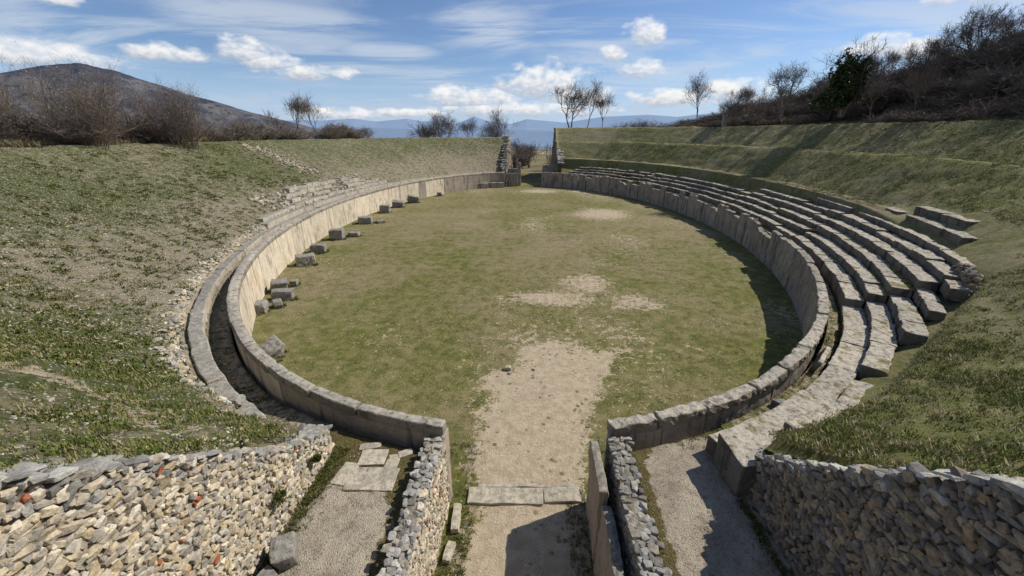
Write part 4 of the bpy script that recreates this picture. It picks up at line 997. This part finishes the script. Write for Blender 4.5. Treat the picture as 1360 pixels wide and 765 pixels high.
# ------------------------------------------------------------------ TREES and BUSHES
def tubes(S, sides=3):
    S = np.array(S); p0, p1, r0, r1 = S[:, :3], S[:, 3:6], S[:, 6], S[:, 7]; ax = p1 - p0; ax /= np.maximum(np.linalg.norm(ax, axis=1), 1e-6)[:, None]
    ref = np.where(np.abs(ax[:, 2:3]) < .9, np.array([[0, 0, 1.]]), np.array([[1., 0, 0]])); u = np.cross(ax, ref); u /= np.linalg.norm(u, axis=1)[:, None]; v = np.cross(ax, u)
    V = []
    for k in range(sides):
        a = 2 * math.pi * k / sides; q = math.cos(a) * u + math.sin(a) * v; V.append(p0 + q * r0[:, None])
    for k in range(sides):
        a = 2 * math.pi * k / sides; q = math.cos(a) * u + math.sin(a) * v; V.append(p1 + q * r1[:, None])
    V = np.stack(V, 1); n = len(S); base = np.arange(n) * 2 * sides; F = []
    for k in range(sides):
        k2 = (k + 1) % sides; F.append(np.stack([base + k, base + k2, base + sides + k2, base + sides + k], 1))
    return V.reshape(-1, 3), np.concatenate(F)

def grow(rr, p, dirv, L, r, level, maxl, S, up=.15, spread=.75, kids=(3, 5), tw=1.):
    nseg = 3 if level < 2 else 2; d = dirv / np.linalg.norm(dirv); q = p.copy(); pts = [q.copy()]
    for i in range(nseg):
        d = d + rr.normal(0, .13 + .05 * level, 3) + np.array([0, 0, up * .4]); d /= np.linalg.norm(d)
        q2 = q + d * L / nseg; ra, rb = r * (1 - .55 * i / nseg), r * (1 - .55 * (i + 1) / nseg)
        S[min(level, 1)].append((*q, *q2, ra, rb)); q = q2; pts.append(q.copy())
    if level >= maxl: return
    nk = rr.integers(kids[0], kids[1] + 1)
    for i in range(nk):
        f = rr.uniform(.35, 1.) if level else rr.uniform(.55, 1.); j = min(int(f * nseg), nseg - 1); b = pts[j] + (pts[j + 1] - pts[j]) * (f * nseg - j)
        nd = d + rr.normal(0, spread, 3); nd[2] += up
        grow(rr, b, nd, L * rr.uniform(.55, .85), max(r * .5, .012 * tw), level + 1, maxl, S, up, spread, kids, tw)

TREES = []
def make_tree_mesh(sd, H, maxl=5, spread=.6, kids=(3, 4), r=.16, multi=1, up=.25, tw=1.):
    rr = np.random.default_rng(sd); S = [[], []]
    for k in range(multi):
        dirv = np.array([rr.normal(0, .25 if multi > 1 else .05), rr.normal(0, .25 if multi > 1 else .05), 1.])
        grow(rr, np.array([rr.normal(0, .1) * (multi > 1), rr.normal(0, .1) * (multi > 1), -.2]), dirv, H * .42, r, 0, maxl, S, up, spread, kids, tw)
    return S
def tree_proto(sd, H, name='bare_tree', **kw):
    S = make_tree_mesh(sd, H, **kw); V0, F0 = tubes(S[0], 6); V1, F1 = tubes(S[1], 3)
    h = max(V1[:, 2].max(), .1); k = H / h; V0 *= k; V1 *= k
    def me(nm, V, F, mat):
        o = mesh_obj(nm, V, F, mat, origin=(0, 0, 0)); m = o.data; bpy.data.objects.remove(o); return m
    return (me('trunk', V0, F0, M['bark']), me('crown', V1, F1, M['bark' if sd % 2 else 'twig']))
protos = [tree_proto(1, 8, maxl=5, kids=(4, 4), spread=.55, multi=2, r=.15, tw=1.), tree_proto(2, 9, maxl=5, kids=(4, 4), spread=.48, up=.30, r=.12, tw=1.), tree_proto(3, 6, maxl=5, kids=(3, 4), spread=.6, multi=3, r=.09, tw=1.),
          tree_proto(4, 7, maxl=4, kids=(4, 5), spread=.5, up=.3, r=.12, multi=1, tw=1.), tree_proto(5, 5, maxl=4, kids=(4, 5), spread=.7, multi=4, r=.07, tw=1.), tree_proto(6, 7, maxl=5, kids=(4, 4), spread=.40, up=.35, r=.09, tw=.9)]
def put_tree(i, x, y, z, H, rz, label, group, name='bare_tree', w=1.):
    base = [8, 9, 6, 7, 5, 7][i]; t = empty(name, (x, y, z)); s = H / base; t.scale = (s * w, s * w, s); t.rotation_euler = (0, 0, rz)
    tag(t, label, 'tree', group)
    for me in protos[i]:
        o = bpy.data.objects.new('trunk' if me.name.startswith('trunk') else 'crown', me); COL.objects.link(o); o.parent = t
    return t
def bush_mesh(sd, H, W, stems, twigs, mat, rmin=.012):
    rr = np.random.default_rng(sd); S = []
    for k in range(stems):
        a = rr.uniform(0, 6.28); o = np.array([math.cos(a), math.sin(a), 0]) * rr.uniform(0, .4) * W; d = np.array([math.cos(a) * rr.uniform(0, .6), math.sin(a) * rr.uniform(0, .6), 1.])
        L = H * rr.uniform(.55, 1.); p = o - np.array([0, 0, .2]); d /= np.linalg.norm(d); n = 4; pts = [p]; th0 = .022 if W > 2 else .03
        for i in range(n):
            d = d + rr.normal(0, .14, 3); d /= np.linalg.norm(d); p2 = p + d * L / n; S.append((*p, *p2, th0 * (1 - i / n) + rmin, th0 * (1 - (i + 1) / n) + rmin)); p = p2; pts.append(p)
        for j in range(twigs):
            f = rr.uniform(.2, 1) * n; i = min(int(f), n - 1); b = pts[i] + (pts[i + 1] - pts[i]) * (f - i); td = rr.normal(0, .7, 3); td[2] = abs(td[2]) + .3; td /= np.linalg.norm(td)
            l = rr.uniform(.12, .32) * H; m_ = b + td * l * .5; e = m_ + (td + rr.normal(0, .35, 3)) * l * .5; S.append((*b, *m_, rmin, rmin * .8)); S.append((*m_, *e, rmin * .8, rmin * .4))
            for _ in range(2):
                td2 = td + rr.normal(0, .5, 3); td2 /= np.linalg.norm(td2); S.append((*m_, *(m_ + td2 * l * .45), rmin * .7, rmin * .35))
    V, F = tubes(S, 3); o = mesh_obj('bush', V, F, mat, origin=(0, 0, 0)); m = o.data; bpy.data.objects.remove(o); return m, S
BUSH = [bush_mesh(100 + i, 3., 1.9, 20, 18, M['twig'], .008)[0] for i in range(4)]
BUSHD = [bush_mesh(110 + i, 3., 1.7, 30, 18, M['twig_dark'], .014)[0] for i in range(4)]
def put_bush(me, x, y, z, H, W, label, group, name='bare_bush'):
    o = bpy.data.objects.new(name, me); COL.objects.link(o); o.location = (x, y, z); o.scale = (W / 1.8, W / 1.8, H / 3.); o.rotation_euler = (0, 0, random.uniform(0, 6.28)); return tag(o, label, 'bush', group)

# left thicket behind the bank crest
def on_left(t, d): x, y = off(t, d); return float(x), float(y), float(hL(t, d))
rj = np.random.default_rng(12)
for i in range(56):
    t = -130 - 95 * (i / 56) + rj.uniform(-1.5, 1.5); dcr = float(lin(t, [-262, -240, -205, -160, -130], [8.3, 10, 14, 15.5, 13])); d = dcr + rj.uniform(2.2, 6.5)
    x, y, z = on_left(t, d); H = rj.uniform(1.4, 3.6) * (1. if t > -178 else .8)
    put_bush(BUSH[i % 4] if rj.random() < .65 else BUSHD[i % 4], x, y, z - .1, H, rj.uniform(2.4, 3.4), 'leafless brown bush in the thicket along the top of the left bank', 'bushes behind the left bank')
# big pale-tipped bush group at far left
for i, (px_, Yb, H, W, lab) in enumerate([(-34.5, 31.5, 5.2, 6.6, 'largest leafless bush with pale seed heads on the skyline above the left bank'), (-41.5, 30.5, 4.2, 5., 'rounded leafless bush left of the largest pale tipped bush'), (-33.6, 38.5, 4.6, 6.4, 'broad pale tipped bush right of the largest one above the left bank')]):
    tt = math.degrees(math.atan2((Yb - CY) / A, (px_ - CX) / B)); 
    z = 7.6; H *= 1.22; me, S = bush_mesh(200 + i, H, W * .62, 70, 30, M['twig'], .007)
    t = empty('seeding_bush', (px_ * 1.0, Yb, z)); tag(t, lab, 'bush')
    o = bpy.data.objects.new('branches', me); COL.objects.link(o); o.parent = t
    S = np.array(S); e = S[:, 3:6][(S[:, 5] > H * .35)]; e = e[RNG.random(len(e)) < .16]; k = len(e); sz = RNG.uniform(.02, .045, k)
    V, F, C = rock_batch(e + np.array([px_, Yb, z]), np.stack([sz * 1.6] * 3, 1), rot_matrices(*[RNG.uniform(0, 6, k)] * 3), np.ones((k, 3)), ROCKS_LO)
    mesh_obj('seed_heads', V, F, M['seedhead'], t)
# slender trees on left skyline
LT = [(-49.5, 86, 7.2, 5, 11., 'slim bare tree left of the pair above the end of the mountain slope'), (-44, 86, 7.4, 1, 10.5, 'slim bare tree right of the pair above the end of the mountain slope'), (-54, 88, 7, 3, 8, 'low bare tree where the mountain slope meets the left bank'), (-36, 88, 6.6, 4, 5., 'round low bare tree behind the middle of the left bank')]
for x, y, z, k, H, lab in LT: put_tree(k, x, y, z - 1.0, H, random.uniform(0, 6), lab, None)
FT = [(-19.5, 92, 4.4, 0, 9.4, 1.1, 'dark spreading bare tree above the left bank'), (-23.5, 95, 4.4, 4, 7.4, 1.3, 'lower bushy bare tree beside the dark spreading one above the left bank'), (-13.8, 93, 4.3, 5, 8.2, .9, 'thin bare tree between the spreading tree and the far entrance'),
      (-6.6, 96, 1.5, 1, 14., .75, 'tall slender bare tree at the left side of the far entrance'), (-8.2, 93, 2.5, 2, 9.5, .9, 'multi-stemmed bare tree just left of the tall slender one'),
      (-3.8, 104, 0, 2, 8.0, 1.0, 'brown bushy tree standing left of the path beyond the far entrance'), (-1.0, 112, 0, 4, 7.2, 1.2, 'round dark bare tree left of the path beyond the far entrance'),
      (4.4, 118, 0, 3, 6.8, .7, 'small upright tree right of the path beyond the far entrance'), (7.2, 104, 0, 2, 8.4, .9, 'bushy bare tree right of the path beside the far retaining wall'),
      (8.4, 95.5, 8.8, 0, 10.8, 1.0, 'broad forked bare tree on the right bank beside the far entrance'), (11.8, 96, 8.8, 1, 12., .85, 'tall oval bare tree second from the far entrance on the right bank'), (14.8, 95, 8.8, 5, 8.6, 1.0, 'smaller bare tree third from the far entrance on the right bank'),
      (34, 92, 9.2, 1, 12, 1., 'fan shaped bare tree standing alone where the hill begins')]
for x, y, z, k, H, w, lab in FT: put_tree(k, x, y, z, H, random.uniform(0, 6), lab, None, w=w)
for i in range(11):
    x = 18.5 + i * 1.7 + random.uniform(-.4, .4); put_bush(BUSH[i % 4], x, 94 + random.uniform(-2, 3), 9.0, random.uniform(1.6, 3.), 2.2, 'small leafless bush on the far skyline between the entrance trees and the hill', 'skyline bushes above the far right bank')
for i in range(13):
    x = -46 + i * 3.0 + random.uniform(-.5, .5); put_bush(BUSH[i % 4], x, 90 + random.uniform(-3, 5), 6.6 - .06 * (x + 48), random.uniform(1.6, 3.), 2.8, 'small leafless bush on the skyline above the far left bank', 'skyline bushes above the far left bank')
for i in range(14):
    s = random.choice((-1, 1)); x = (-3.9 if s < 0 else 5.2) + random.uniform(-.5, .7) * 2; y = random.uniform(97, 128)
    put_bush(BUSHD[i % 4], x if s < 0 else x + 1, y, 0, random.uniform(2.5, 4.5), 2.6, 'dark leafless bush beside the path beyond the far entrance', 'bushes beyond the far entrance')

# right hill scrub
rj = np.random.default_rng(21)
def on_right(t, d): x, y = off(t, d); return float(x), float(y), float(hR(t, d)) if d < 26 else float(z_out(x, y) + hill_add(x, y, t, d))
cnt = 0; SCR = []
while cnt < 235:
    t = rj.uniform(-38, 68); dmax = 33; d = 16.8 + (dmax - 16.8) * rj.random() ** 1.0; x, y, z = on_right(t, d)
    az = math.degrees(math.atan2(x, y))
    if az > 57 or az < 19: continue
    H = rj.uniform(1.3, 2.9) * (1 if d > 19 else .75) * (.5 if az < 24 else 1); me_ = (BUSHD if rj.random() < .72 else BUSH)[cnt % 4]; W_ = rj.uniform(2., 3.4)
    if cnt < 155: put_bush(me_, x, y, z - .15, H, W_, 'leafless bush in the dark scrub covering the right hillside', 'scrub bushes on the right hill')
    else: SCR.append((cnt % 4, x, y, z - .2, H * .9, W_ * 1.25, rj.uniform(0, 6.28)))
    cnt += 1
Vs, Fs, b0 = [], [], 0
for (k_, x, y, z, H, W_, a_) in SCR:
    me_ = BUSHD[k_]; v = np.empty(len(me_.vertices) * 3, np.float32); me_.vertices.foreach_get('co', v); v = v.reshape(-1, 3).astype(float) * np.array([W_ / 1.8, W_ / 1.8, H / 3.])
    v = np.stack([v[:, 0] * math.cos(a_) - v[:, 1] * math.sin(a_) + x, v[:, 0] * math.sin(a_) + v[:, 1] * math.cos(a_) + y, v[:, 2] + z], 1)
    f = np.empty(len(me_.loops), np.int32); me_.loops.foreach_get('vertex_index', f); Fs.append(f.reshape(-1, 4) + b0); Vs.append(v); b0 += len(v)
tag(mesh_obj('hillside_scrub', np.concatenate(Vs), np.concatenate(Fs), M['twig_dark']), 'dense leafless undergrowth between the bushes of the right hillside', 'scrub', kind='stuff')
for i in range(34):
    t = -28 + 76 * i / 33 + rj.uniform(-1, 1); d = 27 + rj.uniform(-2.5, 4); x, y, z = on_right(t, d)
    put_tree(int(rj.integers(0, 6)), x, y, z - .2, rj.uniform(3.6, 5.6), rj.uniform(0, 6.28), 'bare tree standing on the skyline of the right hill', 'bare trees along the right hill crest')
put_tree(0, 29.5, 53.5, 11.2, 5.6, 1., 'forked bare tree at the left foot of the right hill skyline', None)
for i in range(12):
    t = -26 + 66 * i / 11 + rj.uniform(-2, 2); d = rj.uniform(16.6, 19.5); x, y, z = on_right(t, d)
    put_tree([1, 5, 3, 0][i % 4], x, y, z - .1, rj.uniform(3.6, 5.8), rj.uniform(0, 6.28), 'slim bare tree at the foot of the right hill casting its shadow down the terraces', 'bare trees at the foot of the right hill', w=.8)
# ivy-clad tree
t = empty('ivy_clad_tree', (33.5, 49.5, 10.6)); tag(t, 'dark green ivy covered tree standing among bare scrub on the right hill', 'tree')
S = make_tree_mesh(77, 7, maxl=5, spread=.5, multi=2, r=.16, up=.3, tw=1.3); V0, F0 = tubes(S[0], 6); V1, F1 = tubes(S[1], 3); k = 7.6 / V1[:, 2].max()
for nm, V, F in (('trunk', V0, F0), ('branches', V1, F1)): mesh_obj(nm, V * k + np.array(t.location), F, M['bark'], t)
n = 15000; P = []
cl = [(0, 0, 3.0, 1.6, 2.2), (.5, 0, 4.6, 1.3, 1.3), (-1.1, .2, 4.3, .9, 1.5), (1.3, 0, 2.6, 1., 1.4), (-1.3, 0, 1.9, 1.1, 1.4), (-.6, .2, 5.7, .5, .9), (-2.6, 0, 1.3, .8, .9), (1.5, .2, 4.9, .6, .6)]
w = np.array([c[3] ** 2 * c[4] for c in cl]); ci = RNG.choice(len(cl), n, p=w / w.sum()); cc = np.array(cl)[ci]
g = RNG.normal(size=(n, 3)); g /= np.linalg.norm(g, axis=1)[:, None]; g *= (RNG.random((n, 1)) ** .45)
P = cc[:, :3] + g * np.stack([cc[:, 3], cc[:, 3], cc[:, 4]], 1); nz = fbm(P[:, 0] * 1.9, P[:, 1] * 1.9, P[:, 2] * 1.9, 3, 5); P = P[nz > .02]; n = len(P)
a = rot_matrices(*[RNG.uniform(0, 6.28, n) for _ in range(3)]); q = np.array([(-.5, -.4, 0), (.5, -.4, 0), (.5, .4, 0), (-.5, .4, 0)]) * .17
V = np.einsum('nij,kj->nki', a, q) * RNG.uniform(.7, 1.4, (n, 1, 1)) + P[:, None]; mesh_obj('ivy_foliage', V.reshape(-1, 3) + np.array(t.location), np.arange(n * 4).reshape(-1, 4), M['ivy'], t)
tag(box_block('marker_post', (25.0, 58.0, 10.3), (.5, .5, 1.6), 0, M['coping'], seed=201, res=.3), 'small pale stone post at the foot of the right hill', 'post')

# dry grass along crest and hill foot
n = 2600; t = np.concatenate([RNG.uniform(-196, -128, n), RNG.uniform(-35, 60, n)]); lf = np.arange(2 * n) < n
d = np.where(lf, lin(t, [-205, -160, -130, -112], [14, 15.5, 13, 9.5]) + RNG.uniform(1.0, 4, 2 * n), RNG.uniform(15.9, 18.2, 2 * n)); x, y = off(t, d)
z = np.where(lf, hL(t, d), hR(t, d)); tufts('dry_grass', np.stack([x, y, z], 1), np.where(lf, RNG.uniform(.25, .6, 2 * n), RNG.uniform(.15, .4, 2 * n)), 12, DRY[RNG.integers(0, 3, 2 * n)] * .9, spread=.3, wid=.006, label='tall dry straw coloured grass along the tops of the banks')

# ------------------------------------------------------------------ WORLD
SUN_AZ, SUN_EL = R(25), R(45)      # azimuth measured from +X toward +Y
w = bpy.data.worlds.new('World'); scene.world = w; w.use_nodes = True
nt = w.node_tree; q = NT(nt); bg = nt.nodes['Background']
sky = q.new('ShaderNodeTexSky', sky_type='NISHITA'); sky.sun_disc = False; sky.sun_elevation = SUN_EL; sky.sun_rotation = math.pi / 2 - SUN_AZ
sky.air_density = 1.0; sky.dust_density = .6; sky.ozone_density = 1.6; sky.altitude = 900
tc = q.new('ShaderNodeTexCoord'); Dv = tc.outputs['Generated']; sx, sy, sz = q.sep(Dv)
azn = q.math('MULTIPLY', q.math('ARCTAN2', sx, sy), 180 / math.pi); eln = q.math('MULTIPLY', q.math('ARCSINE', sz), 180 / math.pi)
skyc = sky.outputs[0]
# high thin cirrus: project direction onto a plane aloft
zc_ = q.math('MAXIMUM', q.math('ADD', sz, .06), .02)
pl = q.comb(q.math('DIVIDE', sx, zc_), q.math('DIVIDE', sy, zc_), 0)
ci1 = q.noise(q.vscale(pl, (.55, 1.25, 1)), .8, 7, .62, 1.1); ci2 = q.noise(pl, .25, 3, .5)
cir = q.math('MULTIPLY', q.ramp(ci1, .42, .68), q.ramp(ci2, .34, .54))
for (a_, e_, w_, h_) in [(-6.2, 12.2, 7.5, 3.0), (-4.4, 10.4, 5.0, 1.2), (-30, 11.3, 14, 2.2), (18.5, 7.0, 7.0, 1.0), (-18, 9.0, 7., 1.2)]:
    u_ = q.math('DIVIDE', q.math('SUBTRACT', azn, a_), w_); v_ = q.math('DIVIDE', q.math('SUBTRACT', eln, e_), h_)
    g_ = q.ramp(q.math('ADD', q.math('MULTIPLY', u_, u_), q.math('MULTIPLY', v_, v_)), 1.2, .1)
    cir = q.math('MAXIMUM', cir, q.math('MULTIPLY', g_, q.ramp(ci1, .36, .60)))
cir = q.math('MULTIPLY', cir, q.ramp(eln, 1.0, 5.0))
def puff(az, el, wd, ht, soft=1., off_=0.):
    du = q.math('DIVIDE', q.math('SUBTRACT', azn, az), wd); dv = q.math('DIVIDE', q.math('SUBTRACT', eln, el), ht)
    return du, dv
P3 = q.comb(azn, q.math('MULTIPLY', eln, 1.7), 0)
edge = q.noise(P3, .38, 5, .52, .3); edge2 = q.noise(P3, 1.3, 4, .5)
ed = q.math('ADD', q.math('MULTIPLY', q.math('SUBTRACT', edge, .5), 3.4), q.math('MULTIPLY', q.math('SUBTRACT', edge2, .5), .55))
CL = [(-52, 6.1, 9.5, 1.5), (-39.7, 7.15, 3.9, 1.15), (-33.0, 7.9, 3.4, 1.6), (-30.6, 7.1, 3.6, 1.2), (-27.2, 6.3, 5.2, 1.1), (13.2, 10.6, 2.7, 1.9), (9.5, 8.7, 1.7, 1.3), (12.9, 6.9, 3.0, 1.25), (1.2, 5.6, 6.6, 2.7), (-8.6, 3.9, 7.4, 1.7), (-2.0, 2.6, 14.0, 1.2), (5.8, 4.0, 5., 1.6), (17.2, 3.7, 6.5, 1.4), (22.9, 4.2, 5.2, 1.5),
      (35.4, 7.5, 3.3, 1.4), (38.5, 7.1, 2.4, 1.2), (41.4, 10.7, 3.6, .8), (26, 3.7, 2.6, 1.), (-24, 2.0, 6., .9), (-16, 2.2, 7., .7), (-62, 5, 6, 1.2), (56, 7, 6, 1.4), (-47.3, 10.6, 2.6, .8)]
tot = None; shade = None
for (a, e, wd, ht) in CL:
    du, dv = puff(a, e, wd, ht)
    # flat-ish bottoms: stretch below centre
    dvb = q.math('MULTIPLY', dv, q.ramp(dv, -.2, .2, 1.55, .95))
    r2 = q.math('ADD', q.math('MULTIPLY', du, du), q.math('MULTIPLY', dvb, dvb))
    v = q.math('SUBTRACT', 1.0, r2)
    sh = q.math('SUBTRACT', q.math('MULTIPLY', dv, .55), q.math('MULTIPLY', du, -.12))
    if tot is None: tot, shade = v, sh
    else:
        gt = q.math('GREATER_THAN', v, tot); tot = q.math('MAXIMUM', tot, v)
        mx = q.new('ShaderNodeMix', data_type='FLOAT'); q.put(mx.inputs[0], gt); q.put(mx.inputs[2], shade); q.put(mx.inputs[3], sh); shade = mx.outputs[0]
body = q.math('ADD', tot, ed)
cm = q.ramp(body, -.15, 1.15)
lit = q.ramp(q.math('ADD', q.math('ADD', shade, .25), q.math('MULTIPLY', q.math('SUBTRACT', edge2, .5), .7)), -.30, .62)
ccol = q.mix(lit, (4.4, 5.0, 6.2, 1), (11., 10.9, 10.8, 1))
skyc = q.mix(q.ramp(eln, 9., -.5, 0., .72), skyc, (5.9, 7.0, 8.4, 1)); skyg = q.mix(1., skyc, (.90, 1.02, 1.22, 1), 'MULTIPLY')
s1 = q.mix(q.math('MULTIPLY', cir, .62), skyg, (7.6, 8.3, 9.2, 1))
band = q.math('MULTIPLY', q.ramp(q.noise(q.comb(azn, q.math('MULTIPLY', eln, 4), 3.), .35, 5, .6), .45, .65), q.math('MULTIPLY', q.ramp(eln, .4, 1.8), q.ramp(eln, 5., 2.6)))
s1 = q.mix(q.math('MULTIPLY', band, .6), s1, (6.2, 6.8, 7.8, 1))
s2 = q.mix(q.math('MULTIPLY', cm, .96), s1, ccol)
q.l.new(s2, bg.inputs['Color']); bg.inputs['Strength'].default_value = .088

sun = bpy.data.lights.new('sun', 'SUN'); sun.energy = 5.0; sun.angle = R(.53); sun.color = (1., .935, .83)
so = bpy.data.objects.new('sun', sun); COL.objects.link(so)
dv = Vector((math.cos(SUN_EL) * math.cos(SUN_AZ), math.cos(SUN_EL) * math.sin(SUN_AZ), math.sin(SUN_EL)))
so.rotation_euler = dv.to_track_quat('Z', 'Y').to_euler(); so.location = dv * 60

cam = bpy.data.cameras.new('camera'); cam.sensor_width = 36; cam.lens = 36 * 530 / 1360; cam.clip_start = .1; cam.clip_end = 80000
co = bpy.data.objects.new('camera', cam); COL.objects.link(co); co.location = (0, 0, 8.9); co.rotation_euler = (R(90 - 21.32), 0, R(2.85)); scene.camera = co
scene.view_settings.view_transform = 'Standard'; scene.view_settings.look = 'None'; scene.view_settings.exposure = 0
scene.render.engine = 'CYCLES'
scene.cycles.max_bounces = 4; scene.cycles.diffuse_bounces = 2; scene.cycles.glossy_bounces = 1; scene.cycles.transmission_bounces = 0
w.cycles.sampling_method = 'MANUAL'; w.cycles.sample_map_resolution = 256
